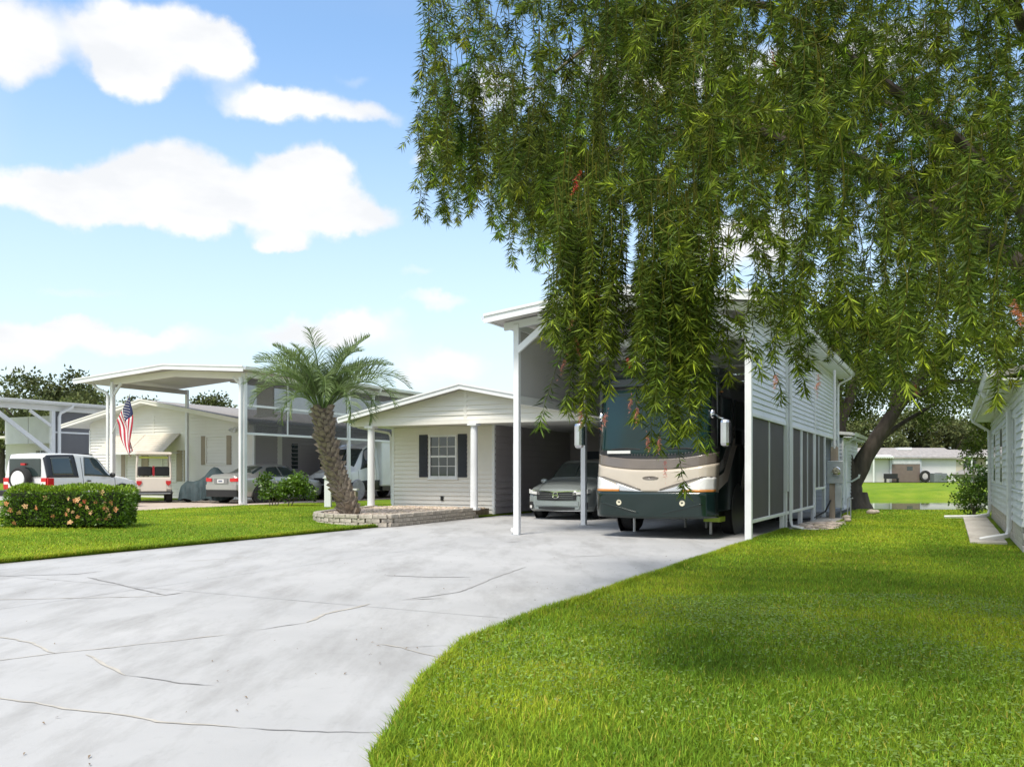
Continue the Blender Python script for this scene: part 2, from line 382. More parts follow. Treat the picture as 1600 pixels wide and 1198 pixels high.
def drive_right(v):
    if v < -15.5: return 9.5
    t = np.interp(v, [-15.5, -14.6, -13.43, -12.19, -10.9, -9.26, 20], [8.6, 7.0, 5.96, 5.41, 4.98, 4.93, 4.93]); return float(t)
def lawn_edge(v):
    e = drive_right(v)
    if v >= 3.9: e = 5.62
    if v >= 11.5: e = 5.3
    if v >= 21: e = 5.3-min(1, (v-21)/2)*60
    return e+.003*math.sin(v*9)+.004*math.sin(v*23)
vr = np.concatenate([np.arange(-15.5, 3.9, .1), [3.899], np.arange(3.901, 12, .2), np.arange(12, 62, .7), np.arange(62, 150, 6)])
strip('lawn', turf, lambda v: lawn_edge(v), lambda v: 95, vr, 90, land, skirt=.12, power=2.2)
# left lawn between the two driveways
def bed_left(v): return -4.13+.012*math.sin(v*5)+.008*math.sin(v*13)
strip('lawn', turf, lambda v: -13.55, bed_left, np.arange(-15.5, 9.5, .1), 60, land, skirt=.12, power=.8)
strip('lawn', turf, lambda v: -13.2, lambda v: -8.45, np.arange(9.5, 30, .5), 12, lambda x, y: land(x, y)-.003, skirt=.12)
strip('driveway', conc_tan, lambda v: -20.6, lambda v: -13.55, np.arange(-15.5, 30, .5), 12, lambda x, y: ground_z(x, y)-.015, skirt=.2)
strip('lawn', turf, lambda v: -25.2, lambda v: -20.6, np.arange(-15.5, 30, .5), 12, lambda x, y: ground_z(x, y)+.01, skirt=.12)
strip('driveway', conc, lambda v: -41, lambda v: -25.2, np.arange(-15.5, 40, 1), 12, lambda x, y: ground_z(x, y)-.02, skirt=.2)
strip('lawn', turf, lambda v: -110, lambda v: -41, np.arange(-15.5, 120, 3), 24, lambda x, y: ground_z(x, y)+.01, skirt=.12)
strip('lawn', turf, lambda v: -41, lambda v: -1, np.arange(40, 120, 3), 30, lambda x, y: land(x, y)-.02, skirt=.12)
# our wide driveway with the carport floors
driveway = strip('driveway', conc, lambda v: -4.13 if v < 6.9 else -8.4, drive_right, np.concatenate([np.arange(-15.5, 6.9, .4), [6.899, 6.901], np.arange(7.3, 21, .8)]), 16, lambda x, y: 0*x, skirt=.2)
strip('road', pm('asphalt', (.055, .055, .057), .9, var=.2, scale=30, bump=.3, bscale=150), lambda v: -140, lambda v: 140, np.arange(-23, -15.3, 1.5), 40, lambda x, y: 0*x-.03)
# joints and cracks in the concrete
crk_d = pm('crack_dark', (.25, .245, .24), .95, var=.35, scale=9)
crk_t = pm('crack_filler', (.43, .405, .36), .95, var=.15, scale=9)
def ribbon(pts, w, m, name, z=.004, jit=.012, taper=True):
    P = []
    for i in range(len(pts)-1):
        a, b = Vector(pts[i]), Vector(pts[i+1]); k = max(2, int((b-a).length/.05))
        for j in range(k): P.append(a+(b-a)*(j/k))
    P.append(Vector(pts[-1])); n = len(P); mb = MB(); vs = []
    for i, p in enumerate(P):
        d = (P[min(i+1,n-1)]-P[max(i-1,0)]).normalized(); q = Vector((-d.y, d.x))
        o = q*(jit*(mnoise.noise((p.x*3, p.y*3, 1.3))*2.5+mnoise.noise((p.x*11, p.y*11, 4.1))*1.2)); ww = w*(.55+.9*abs(mnoise.noise((p.x*5, p.y*5, 7)))) * (min(1, .25+min(i, n-1-i)/4) if taper else 1)
        vs += [(p.x+o.x+q.x*ww/2, p.y+o.y+q.y*ww/2, z), (p.x+o.x-q.x*ww/2, p.y+o.y-q.y*ww/2, z)]
    mb.add(vs, [(2*i, 2*i+1, 2*i+3, 2*i+2) for i in range(n-1)]); return mb.build(name, m, driveway)
def zpx(l, ox=0, oy=780, s=.4375): return [G(ox+x*s, oy+y*s) for x, y in l]
for l, w, m in (([(-60,276),(265,267),(372,255)], .035, crk_d), ([(315,278),(590,342),(660,332)], .04, crk_d), ([(-80,585),(200,550),(400,530),(820,482)], .022, crk_t), ([(920,468),(1090,440)], .022, crk_d), ([(1090,440),(1160,410),(1320,372)], .05, crk_t),
                ([(-60,486),(120,510),(160,545),(195,552)], .03, crk_t), ([(300,555),(370,590),(450,628)], .035, crk_t), ([(450,628),(600,650),(760,665)], .018, crk_d), ([(-60,700),(120,727),(230,750),(400,762),(560,795),(860,815)], .026, crk_t), ([(860,815),(1100,828),(1380,835)], .014, crk_d),
                ([(1340,515),(1430,530),(1600,575)], .018, crk_t), ([(1430,528),(1610,522)], .012, crk_d), ([(-60,360),(300,352),(600,345)], .03, crk_t), ([(660,222),(900,205)], .03, crk_t)):
    ribbon(zpx(l), w, m, 'crack')
for l, w in (([(150,300),(420,262),(600,190),(740,140)], .03), ([(60,180),(300,190),(480,188)], .05), ([(640,22),(720,18)], .10), ([(960,92),(1130,84)], .06), ([(170,300),(350,290)], .03)):
    ribbon([G(580+x*.325, 840+y*.325) for x, y in l], w, pm('concrete_stain', (.30, .295, .29), .9, var=.2), 'stain')
joint_m = pm('joint_grey', (.30, .297, .295), .95, var=.2)  # plain grey for the slab joint lines
for u in (0.02, ):
    ribbon([tuple(W(u, v).xy) for v in np.arange(-14, -1, 1.)], .012, joint_m, 'joint', jit=.003, taper=False)
for v in (-9.6, -4.6, -.35):
    ribbon([tuple(W(u, v).xy) for u in np.arange(-4, 4.9, .8)], .012, joint_m, 'joint', jit=.003, taper=False)
# the pond
def water_material():
    m = bpy.data.materials.new('pond_water'); m.use_nodes = True; n, l = m.node_tree.nodes, m.node_tree.links; b = n['Principled BSDF']
    b.inputs['Base Color'].default_value = (.085, .12, .02, 1); b.inputs['Roughness'].default_value = .02; b.inputs['IOR'].default_value = 1.33; b.inputs['Specular IOR Level'].default_value = .6
    tc = n.new('ShaderNodeTexCoord'); q = n.new('ShaderNodeTexNoise'); q.inputs['Scale'].default_value = 1.6; q.inputs['Detail'].default_value = 4; l.new(tc.outputs['Object'], q.inputs['Vector'])
    bp = n.new('ShaderNodeBump'); bp.inputs['Strength'].default_value = .03; bp.inputs['Distance'].default_value = .05; l.new(q.outputs['Fac'], bp.inputs['Height']); l.new(bp.outputs[0], b.inputs['Normal']); return m
p = MB(); nn = 48
ring = [(27+44*math.cos(2*math.pi*i/nn), 50+16*math.sin(2*math.pi*i/nn), -.47) for i in range(nn)]
p.add(ring+[(27, 50, -.47)], [(i, (i+1)%nn, nn) for i in range(nn)]); struct(p.build('pond', water_material()))

# dead leaves and specks blown over the concrete
_n = 230; _u = rng.uniform(-4, 4.9, _n); _v = rng.uniform(-14.5, 4, _n); _e = rng.random(_n) < .45; _u[_e] = 4.85-np.abs(rng.normal(0, .5, _e.sum()))
_V, _F = [], []
for i in range(_n):
    c_ = W(_u[i], _v[i], .006); s_ = rng.uniform(.007, .021); a_ = rng.uniform(0, 6.28); d_ = Vector((math.cos(a_), math.sin(a_), .15)); e_ = Vector((-d_.y, d_.x, rng.uniform(0, .5)))
    _V += [c_-d_*s_, c_+e_*s_*.28+Vector((0, 0, .004)), c_+d_*s_, c_-e_*s_*.28+Vector((0, 0, .008))]; _F.append((4*i, 4*i+1, 4*i+2, 4*i+3))
np_mesh('fallen_leaves', np.array([tuple(q) for q in _V]), np.array(_F), pm('dead_leaf', (.16, .11, .06), .8, var=.4, scale=3), kind='stuff')
# ================================================================== OUR LOT: tall carport, house, stone-edged bed
def gable_roof(parent, u0, ur, u1, ze0, zr, ze1, v0, v1, th, m_top, m_under, fascia_h=.17, m_f=white):
    """two sloping slabs, underside lining, front fascia boards"""
    for k, (a, za, b, zb) in enumerate(((u0, ze0, ur, zr), (ur, zr, u1, ze1))):
        mb = MB(); mb.prism([(a, za), (b, zb), (b, zb-th), (a, za-th)], 1, v0, v1); mb.build('roof_panel', m_top, parent)
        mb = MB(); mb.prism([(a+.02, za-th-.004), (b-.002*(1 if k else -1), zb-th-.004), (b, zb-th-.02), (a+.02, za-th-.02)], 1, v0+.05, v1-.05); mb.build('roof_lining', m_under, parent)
        mb = MB(); mb.prism([(a, za+.012), (b, zb+.012), (b, zb-fascia_h), (a, za-fascia_h)], 1, v0-.03, v0-.004); mb.build('fascia', m_f, parent)
        mb = MB(); mb.prism([(a, za+.026), (b, zb+.026), (b, zb-.028), (a, za-.028)], 1, v0-.055, v0-.032); mb.build('drip_edge', m_f, parent)
def post(parent, u, v, z0, z1, w=.13, name='post', m=white, plate=True):
    o = MB().box(u-w/2, u+w/2, v-w/2, v+w/2, z0, z1).build(name, m, parent, bevel=.008)
    if plate:
        mb = MB().box(u-w*.75, u+w*.75, v-w*.75, v+w*.75, z0, z0+.012)
        for sx in (-1, 1):
            mb.cyl((u+sx*w*.62, v-w*.62, z0+.012), .011, .02, seg=6)
        mb.build('base_plate', steel, o)
    return o
def gutter(parent, u, z, v0, v1, side=1, m=white):
    prof = [(0,0),(0,-.11),(.075,-.11),(.095,-.06),(.10,-.02),(.115,0),(.105,0),(.085,-.06),(.07,-.098),(.012,-.098),(.012,0)]
    return MB().prism([(u+side*a, z+b) for a, b in prof], 1, v0, v1).build('gutter', m, parent)
def downspout(parent, pts, m=white, w=.075):
    mb = MB(); mb.tube(pts, w*.62, 4); return mb.build('downspout', m, parent, bevel=.01)

car = lot_thing('rv_carport', 'tall white gabled carport sheltering the motorhome, screened on its right side', 'carport')
gable_roof(car, -.50, 2.44, 5.36, 4.64, 4.98, 4.60, -.55, 14.1, .075, white, ceil_m)
for k, v in enumerate((.0, 3.79, 7.6, 11.4, 14.0)):
    post(car, 0, v, 0, 4.42 if v else 4.50, .125)
for v in (0, 3.92, 8.62, 13.2): post(car, 4.88, v, 0, 4.42, .125)
for v in (6.3, 10.85): post(car, 4.88, v, 0, 2.46, .10, plate=False)
# front beam following the roof pitch, knee braces, king post
mb = MB(); mb.prism([(-.30, 4.54), (2.44, 4.86), (5.2, 4.50), (5.2, 4.34), (2.44, 4.68), (-.30, 4.38)], 1, -.045, .045); mb.build('gable_beam', white, car, bevel=.006)
for a, b in (((.05, -.09, 3.92), (.84, -.09, 4.52)), ((4.83, -.09, 3.92), (4.04, -.09, 4.50))):
    MB().bar(a, b, .07, .13).build('knee_brace', white, car, bevel=.006)
for v in (1.75, 3.85, 5.95, 8.05, 10.15, 12.25):
    MB().box(.07, 4.81, v-.05, v+.05, 4.12, 4.30).build('cross_beam', white, car, bevel=.006)
    MB().bar((.9, v, 4.30), (1.5, v, 4.72), .05, .09).build('strut', white, car)
    MB().bar((3.98, v, 4.30), (3.4, v, 4.70), .05, .09).build('strut', white, car)
for u in (.7, 1.6, 3.3, 4.2):
    z = 4.60+.116*(u if u < 2.44 else 4.88-u)
    MB().box(u-.03, u+.03, -.4, 13.9, z-.15, z-.09).build('purlin', white, car)
for u in (0, 4.88): MB().box(u-.055, u+.055, .07, 14.0, 4.36, 4.50).build('side_beam', white, car)
# left wall above the house roof, right wall with open-mesh screens
siding_boards(sid_in, car, .07, 13.9, 2.98, 4.36, lambda a, z, o: (-.02-o, a, z), .115)
MB().box(-.055, .04, .07, 13.9, 2.80, 2.98).build('flashing', white2, car)
mb = MB().box(-.01, .02, .07, 13.9, 2.98, 4.36).build('wall_lining', sid_in, car)
siding_boards(sid_w, car, .07, 3.84, 2.46, 4.36, lambda a, z, o: (4.90+o, a, z), .115)
siding_boards(sid_w, car, 4.00, 13.9, 2.46, 4.36, lambda a, z, o: (4.90+o, a, z), .115)
MB().box(4.85, 4.88, .07, 13.9, 2.46, 4.36).build('wall_lining', sid_in, car)
MB().box(4.84, 4.935, .065, 13.95, 2.40, 2.46).build('trim_rail', white, car)
MB().box(4.88, 4.97, 3.84, 4.0, .9, 4.36).build('corner_trim', white, car)
MB().box(4.88, 4.96, 13.84, 13.96, 2.40, 4.36).build('corner_trim', white, car)
for a, b, zb in ((.07, 1.97, .40), (2.01, 3.80, .40), (4.02, 4.97, .40), (5.01, 6.23, .40), (6.29, 7.41, .40), (7.45, 8.52, .40), (8.66, 9.64, .88), (9.68, 10.80, .88)):
    MB().box(4.87, 4.885, a, b, zb+.03, 2.40).build('screen_panel', screen_m, car)
for v, zb in ((1.99, .40), (4.99, .40), (6.26, .40), (7.43, .40), (8.55, .40), (9.66, .88), (10.83, .88)):
    MB().box(4.85, 4.91, v-.02, v+.02, zb, 2.40).build('screen_mullion', white, car)
for a, b, z in ((.06, 3.86, .40), (3.98, 8.57, .40), (8.57, 10.86, .88)):
    MB().box(4.835, 4.925, a, b, z-.035, z+.03).build('screen_rail', white, car, bevel=.005)
for v in (3.60, 6.22, 8.50, 10.8): MB().box(4.84, 4.92, v-.06, v+.06, 0, .40 if v < 9 else .88).build('stub_post', white, car)
gutter(car, 5.36, 4.60, -.5, 14.1); gutter(car, -.50, 4.64, -.5, 14.1, -1)
downspout(car, [(5.40, 13.6, 4.50), (5.38, 13.6, 4.40), (5.05, 13.62, 4.24), (4.99, 13.62, 4.12), (4.99, 13.62, .25)])
downspout(car, [(5.40, 3.95, 4.50), (5.38, 3.95, 4.42), (5.10, 3.95, 4.28), (5.02, 3.95, 4.15), (5.02, 3.95, .22), (5.06, 3.92, .10), (5.32, 3.80, .06)])
# soffit boxes under the right eave
MB().box(4.95, 5.36, -.5, 14.1, 4.44, 4.47).build('soffit', white, car)
MB().cyl((-.10, -.02, .10), .05, .09, axis=1, seg=12).build('power_inlet', white2, car, smooth=True)

# --- low shed behind the carport, pale siding facing the street
shed = lot_thing('storage_shed', 'low pale-sided shed with white gutter behind the tall carport', 'shed')
blue_sid = pm('blue_grey_siding', (.60, .63, .68), .5, var=.04, scale=1)
MB().box(.5, 4.90, 15.6, 21, 0, 2.55).build('wall', sid_w, shed)
siding_joined('front_siding', blue_sid, shed, .5, 4.92, .05, 2.55, lambda a, z, o: (a, 15.59-o, z), .13)
siding_joined('side_siding', sid_w, shed, 15.6, 21, .05, 2.5, lambda a, z, o: (4.91+o, a, z), .13)
mb = MB(); mb.prism([(.3, 3.05), (5.25, 2.62), (5.25, 2.72), (.3, 3.18)], 1, 15.4, 21.2); mb.build('roof', white2, shed)
MB().box(4.97, 5.24, 15.4, 21.2, 2.54, 2.58).build('soffit', white, shed)
gutter(shed, 5.25, 2.72, 15.4, 21.2)
downspout(shed, [(5.32, 15.9, 2.62), (5.30, 15.9, 2.54), (5.08, 15.9, 2.40), (5.0, 15.9, 2.3), (5.0, 15.9, .2)])
MB().box(4.90, 4.96, 15.52, 15.65, .05, 2.55).build('corner_trim', white, shed)
MB().tube([(4.93, 16.6, 1.0), (5.15, 16.5, 1.02), (5.38, 16.4, 1.16), (5.40, 16.4, 1.26)], .035, 8).build('elbow_pipe', white, shed, smooth=True)
MB().box(2.6, 4.80, 13.25, 13.35, .02, 2.40).build('end_wall', blue_sid, car)
siding_joined('end_wall_siding', blue_sid, car, 2.6, 4.82, .05, 2.40, lambda a, z, o: (a, 13.24-o, z), .13)

# --- electricity meter on its wooden post
met = lot_thing('electric_meter', 'grey electric meter box on a wooden post beside the carport', 'meter', 5.37, 9.2)
MB().box(-.13, .02, -.04, .06, 0, 1.05).build('wooden_post', wood, met, bevel=.006)
MB().box(-.10, .10, .0, .06, 1.66, 2.05).build('backboard', wood, met)
MB().box(-.20, .24, -.09, .06, 1.02, 1.66).build('meter_box', steel, met, bevel=.015)
b = MB().box(.02, .20, -.06, .05, .35, 1.0).build('conduit_box', steel, met, bevel=.01)
g_ = MB(); g_.lathe([(-.09, .0), (-.17, .02), (-.175, .07), (-.16, .095), (-.09, .10)], 1, (.06, 0, 1.37), 20); g_.build('meter_glass', pm('meter_glass', (.34, .32, .24), .12, var=.4, scale=20), met, smooth=True)
MB().lathe([(-.085, .115), (-.11, .118), (-.115, .104), (-.10, .10)], 1, (.06, 0, 1.37), 20).build('meter_ring', chrome, met, smooth=True)
MB().tube([(0, .02, 2.0), (0, .02, 4.2)], .035, 10).build('conduit', white2, met, smooth=True)
for x in (.16, .34, .42): MB().tube([(x, .1, 0), (x, .1, .45 if x < .3 else .6), (x+.06, .1, .62)], .018, 6).build('pipe', steel, met, smooth=True)
MB().tube([(-.1, -.05, .55), (-.2, -.3, .25), (-.5, -.7, .06), (-1.0, -1.0, .03), (-1.4, -1.1, .03)], .025, 8).build('black_hose', black, met, smooth=True)

# --- bed of flat rocks beside the carport
rock_m = pm('flat_river_rock', (.40, .34, .29), .85, var=.35, scale=7, bump=.3, bscale=30)
def rocks(name, m, pts, smin, smax, parent=None, zf=lambda x, y: 0, flat=.45):
    V, F = [], []; k = 0; T = []
    base = np.array([(math.cos(a)*r, math.sin(a)*r, z) for z, r in ((0, .9), (.55, 1.0), (.95, .62)) for a in np.arange(6)*math.pi/3]+[(0, 0, 1.08)])
    fs = [(i, (i+1)%6, 6+(i+1)%6, 6+i) for i in range(6)]+[(6+i, 6+(i+1)%6, 12+(i+1)%6, 12+i) for i in range(6)]
    tris = []
    for q in fs: tris += [(q[0], q[1], q[2]), (q[0], q[2], q[3])]
    tris += [(12+i, 12+(i+1)%6, 18) for i in range(6)]; tris = np.array(tris)
    for x, y in pts:
        s = random.uniform(smin, smax); a = random.uniform(0, 6.3); e = random.uniform(.6, 1.1)
        b_ = base*np.array([s, s*e, s*flat])*(1+rng.normal(0, .10, base.shape)); c, d = math.cos(a), math.sin(a)
        b_ = np.stack([b_[:,0]*c-b_[:,1]*d+x, b_[:,0]*d+b_[:,1]*c+y, b_[:,2]+zf(x, y)-.2*s*flat], 1)
        V.append(b_); F.append(tris+k); k += len(base); T.append(np.tile(rng.uniform(.6, 1.35)*np.array([1, rng.uniform(.93, 1.0), rng.uniform(.85, 1)]), (len(base), 1)))
    return np_mesh(name, np.vstack(V), np.vstack(F), m, parent, tint=np.vstack(T), kind='stuff')
rock_t = pm('bed_rock', (.46, .40, .34), .85, var=.25, scale=12, attr='tint', bump=.3, bscale=40)
rb = lot_thing('rock_bed', 'small bed of flat brown rocks with pale concrete edging by the downspout', 'rock bed')
MB().prism([(4.97, 4.05), (5.60, 3.85), (5.95, 4.6), (6.0, 6.2), (5.75, 8.0), (5.65, 9.6), (4.97, 9.6)], 2, -.05, .045).build('concrete_edging', conc_pad, rb)
rocks('flat_rocks', rock_t, [(random.uniform(5.05, 5.85), random.uniform(4.3, 6.9)) for _ in range(110)], .05, .16, rb, lambda x, y: .045, .35)
for u, v, s in ((5.75, 8.6, .13), (5.9, 7.4, .10), (6.1, 12.3, .16), (6.2, 12.8, .12)):
    o = MB().ball((0,0,0), s, s*.7, s*.55, 8, 5).build('boulder', rock_m, None, smooth=True); o.location = W(u, v, .08+s*.2)
    tag(o, {8.6:'pale tan stone at the foot of the meter post', 7.4:'small stone lying on the edge of the rock bed', 12.3:'larger brown stone in the grass before the big tree', 12.8:'small brown stone in the grass nearest the big tree'}[v], 'stone', 'loose stones beside the carport')

# --- the house
hs = lot_thing('house', 'cream-sided low house with gabled porch roof and navy shutters', 'house')
GV = 5.5                         # gable plane
EL, RG, ER, ZE, ZR = -8.80, -4.42, -.07, 3.02, 3.90
gable_roof(hs, EL, RG, ER, ZE, ZR, ZE, GV-.35, 20, .09, white2, ceil_m, .15)
def lf(z): return EL+(z-(ZE-.10))/((ZR-ZE))*(RG-EL)
def rf(z): return ER-(z-(ZE-.10))/((ZR-ZE))*(ER-RG)
siding_joined('gable_siding', cream, hs, EL+.25, ER-.1, 2.88, 3.80, lambda a, z, o: (a, GV-o, z), .14, lft=lambda z: max(EL+.25, lf(z)+.1), rgt=lambda z: min(ER-.1, rf(z)-.1))
MB().box(-4.47, -4.37, GV-.03, GV, 2.9, 3.74).build('gable_trim', cream, hs)
MB().box(EL+.3, ER-.12, GV-.03, GV+.10, 2.76, 2.88).build('porch_beam', cream, hs)
MB().box(EL+.1, ER-.1, GV+.1, 14, 2.80, 2.84).build('porch_ceiling', white2, hs)
for u in (-7.82, -4.15):
    mb = MB(); mb.lathe([(.28, .115), (2.72, .105)], 2, (u, GV+.02, 0), 20); c_ = mb.build('column', white, hs, smooth=True)
    MB().box(u-.15, u+.15, GV-.13, GV+.17, 2.70, 2.765).build('capital', white, c_)
    MB().box(u-.14, u+.14, GV-.12, GV+.16, .24, .30).build('column_base', white, c_)
FV = 7.0                        # front wall plane
MB().box(-7.98, -4.28, FV+.03, 19.6, .06, 2.82).build('wall', cream, hs)
for a, b, z0, z1 in ((-7.98, -6.62, .06, 2.80), (-5.58, -4.28, .06, 2.80), (-6.62, -5.58, .06, 1.16), (-6.62, -5.58, 2.52, 2.80)):
    siding_joined('front_siding', cream, hs, a, b, z0, z1, lambda a_, z, o: (a_, FV-o, z), .135)
siding_joined('side_siding', cream, hs, FV, 19.6, .06, 2.8, lambda a, z, o: (-7.99-o, a, z), .115)
siding_joined('carport_side_siding', mauve, hs, FV+.02, 13, .06, 2.8, lambda a, z, o: (-4.27+o, a, z), .2)
for a, b in ((-8.05, -7.96), (-4.33, -4.245)): MB().box(a, b, FV-.03, FV+.07, .05, 2.8).build('corner_trim', white, hs)
def window(parent, u0, u1, z0, z1, v, cols=3, rows=2, m_glass=glass_d, frame=white, depth=.05, mid=True, facing=-1):
    w = MB()
    t = .06
    for a, b, c, d in ((u0-t, u1+t, z0-t, z0), (u0-t, u1+t, z1, z1+t), (u0-t, u0, z0, z1), (u1, u1+t, z0, z1)): w.box(a, b, v-depth, v+.02, c, d)
    f = w.build('window', frame, parent, bevel=.004)
    MB().box(u0, u1, v-.002, v+.006, z0, z1).build('pane', m_glass, f)
    zm = (z0+z1)/2
    mm = MB()
    if mid: MB().box(u0, u1, v-.03, v-.003, zm-.03, zm+.03).build('meeting_rail', frame, f)
    for i in range(1, cols): mm.box(u0+(u1-u0)*i/cols-.011, u0+(u1-u0)*i/cols+.011, v-.014, v-.004, z0, z1)
    if rows > 1:
        for zq in ((z0+zm)/2, (zm+z1)/2): mm.box(u0, u1, v-.0145, v-.0045, zq-.011, zq+.011)
    if mm.v: mm.build('muntins', frame, f)
    return f
wf = window(hs, -6.56, -5.64, 1.22, 2.46, FV, 3, 2)
MB().box(-6.66, -5.54, FV-.07, FV, 1.10, 1.16).build('sill', white, wf)
def shutter_part(parent, u0, u1, z0, z1, v, m):
    s = MB().box(u0, u1, v-.05, v-.014, z0, z1).build('shutter', m, parent, bevel=.004); k = 0
    for za, zb in ((z0+.06, (z0+z1)/2-.03), ((z0+z1)/2+.03, z1-.06)):
        lb = MB(); z = za
        while z < zb-.03: lb.bar(((u0+.05), v-.056, z+.015), ((u1-.05), v-.056, z+.015), .012, .028); z += .04
        lb.build('louvre', m, s)
shutter_part(hs, -6.98, -6.66, 1.18, 2.54, FV, shutter); shutter_part(hs, -5.54, -5.22, 1.18, 2.54, FV, shutter)
MB().box(-6.17, -6.07, FV-.06, FV-.012, .44, .58).build('outlet_cover', black, hs, bevel=.01)
# carport bay of the house: dim back wall, door, white cabinet, door handles
MB().box(-4.26, -.1, 12.97, 13.2, 0, 2.82).build('back_wall', mauve, hs)
siding_joined('back_siding', mauve, hs, -4.24, -.1, .05, 2.8, lambda a, z, o: (a, 12.965-o, z), .2)
d_ = MB().box(-3.55, -2.65, 12.90, 12.955, .05, 2.1).build('door', pm('dark_blue_door', (.02, .035, .06), .4), hs)
MB().ball((-2.75, 12.86, 1.0), .035, .035, .035).build('door_knob', chrome, d_)
MB().prism([(-2.50, 0.05), (-2.12, .05), (-2.12, 2.15), (-2.31, 2.32), (-2.50, 2.15)], 1, 12.7, 12.95).build('white_cabinet', white2, hs)
MB().box(-2.38, -2.26, 12.66, 12.70, 1.75, 1.88).build('wall_box', black, hs)
MB().box(-1.45, -1.37, 12.90, 12.95, .05, 2.3).build('door_trim', white, hs)
MB().box(-1.37, -.55, 12.92, 12.955, .05, 2.1).build('screen_door', pm('grey_door', (.12, .12, .125), .5), hs)
MB().tube([(-4.20, 8.2, .1), (-4.20, 8.2, 2.25)], .03, 8).build('leaning_pole', white, hs, smooth=True)
downspout(hs, [(EL+.02, GV+.2, 2.95), (EL+.15, GV+.5, 2.78), (-8.15, 6.95, 2.62), (-8.1, 6.98, 2.5), (-8.1, 7.05, .3)])
gutter(hs, EL, ZE, GV-.3, 20, -1)

# --- stone-edged planting bed
bed = lot_thing('planting_bed', 'raised gravel bed edged with tan stone blocks below the palm', 'planting bed')
path = [(-4.22, 5.75), (-4.16, 4.4), (-4.07, 3.0), (-3.98, 1.6), (-3.94, .92), (-4.6, .62), (-5.3, .60), (-5.9, .75), (-6.35, 1.1), (-6.75, 1.75), (-7.05, 2.6), (-7.35, 3.8), (-7.6, 5.0), (-7.95, 5.9), (-7.95, 6.9), (-4.35, 6.9)]
def resample(pts, step):
    P = [Vector(p) for p in pts]; out = [P[0]]; acc = 0
    L_ = [0]
    for i in range(1, len(P)): L_.append(L_[-1]+(P[i]-P[i-1]).length)
    n = int(L_[-1]/step); res = []
    for k in range(n+1):
        d = L_[-1]*k/n
        for i in range(1, len(P)):
            if d <= L_[i]+1e-6: t = (d-L_[i-1])/(L_[i]-L_[i-1]); res.append(P[i-1].lerp(P[i], t)); break
    return res
blk = pm('tan_garden_block', (.43, .385, .325), .9, var=.28, scale=10, bump=.6, bscale=35, dirt=.25)
front = resample(path[:14], .34)
bm_blocks = []
for v_ in range(3):
    mb = MB(); w = [random.uniform(-.012, .012) for _ in range(8)]
    mb.add([(-.162, -.10+w[0], 0), (.162, -.10+w[1], 0), (.162, .10, 0), (-.162, .10, 0), (-.162, -.095+w[2], .098), (.162, -.095+w[3], .098), (.162, .10, .098), (-.162, .10, .098)], [(3,2,1,0),(4,5,6,7),(0,1,5,4),(1,2,6,5),(2,3,7,6),(3,0,4,7)])
    o = mb.build('block', blk, bed, bevel=.012); bm_blocks.append(o)
first = {0: True, 1: True, 2: True}
for course in range(3):
    for i in range(len(front)-1):
        a, b_ = front[i], front[i+1]
        if course % 2: 
            if i+2 >= len(front): continue
            a, b_ = (front[i]+front[i+1])/2, (front[i+1]+front[i+2])/2
        k = random.randrange(3)
        if first[k]: o = bm_blocks[k]; first[k] = False
        else: o = copy_part(bm_blocks[k], bed)
        c_ = (a+b_)/2; d = b_-a
        o.location = (c_.x, c_.y, .002+course*.103-(0 if course else 0)); o.rotation_euler = (random.uniform(-.01,.01), random.uniform(-.01,.01), math.atan2(d.y, d.x)+math.pi+random.uniform(-.03, .03))
        o.scale = (d.length/.34, 1, 1)
inner = [(p[0], p[1]) for p in path]
cx_, cy_ = -5.8, 3.8
MB().prism([(cx_+(x-cx_)*.985, cy_+(y-cy_)*.985) for x, y in inner], 2, .0, .235).build('soil', pm('bed_soil', (.22, .17, .13), .95, var=.3, scale=12), bed)
def inside(x, y, poly):
    c = False; j = len(poly)-1
    for i in range(len(poly)):
        if (poly[i][1] > y) != (poly[j][1] > y) and x < (poly[j][0]-poly[i][0])*(y-poly[i][1])/(poly[j][1]-poly[i][1])+poly[i][0]: c = not c
        j = i
    return c
pts = []
while len(pts) < 2600:
    x, y = random.uniform(-8, -3.9), random.uniform(.6, 6.9)
    if inside(x, y, [(cx_+(a-cx_)*.95, cy_+(b-cy_)*.95) for a, b in inner]): pts.append((x, y))
rocks('gravel', pm('tan_gravel', (.47, .40, .33), .9, var=.2, scale=12, attr='tint'), pts, .03, .085, bed, lambda x, y: .235, .6)
# ================================================================== NEIGHBOURING LOTS
GZ = .19
nb = lot_thing('neighbour_carport', 'high open carport with gabled roof beside the palm, over the silver sedan', 'carport')
NL, NR_, NRG = -20.9, -14.1, -17.55
gable_roof(nb, NL-1.6, NRG, NR_+.45, 4.98, 5.30, 5.02, 6.1, 10.45, .10, white2, ceil_m, .18)
# the bay along the house is narrower
for k, (a, za, b, zb) in enumerate(((-18.6, 5.20, NRG, 5.30), (NRG, 5.30, NR_+.45, 5.02))):
    MB().prism([(a, za), (b, zb), (b, zb-.10), (a, za-.10)], 1, 10.46, 21.5).build('roof_panel', white2, nb)
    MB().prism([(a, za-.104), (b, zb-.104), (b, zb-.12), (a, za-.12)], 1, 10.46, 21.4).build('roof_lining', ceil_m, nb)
mb = MB(); mb.prism([(NL-.1, 4.98), (NRG, 5.14), (NR_+.1, 4.86), (NR_+.1, 4.62), (NRG, 4.90), (NL-.1, 4.74)], 1, 6.58, 6.66); mb.build('gable_beam', cream, nb)
for u, v in ((NL, 6.6), (NR_, 6.6), (NL, 10.3), (NR_, 12.6), (NR_, 14.3), (NR_, 21.2)): post(nb, u, v, GZ-.05, 4.86, .15 if v < 7 else .12)
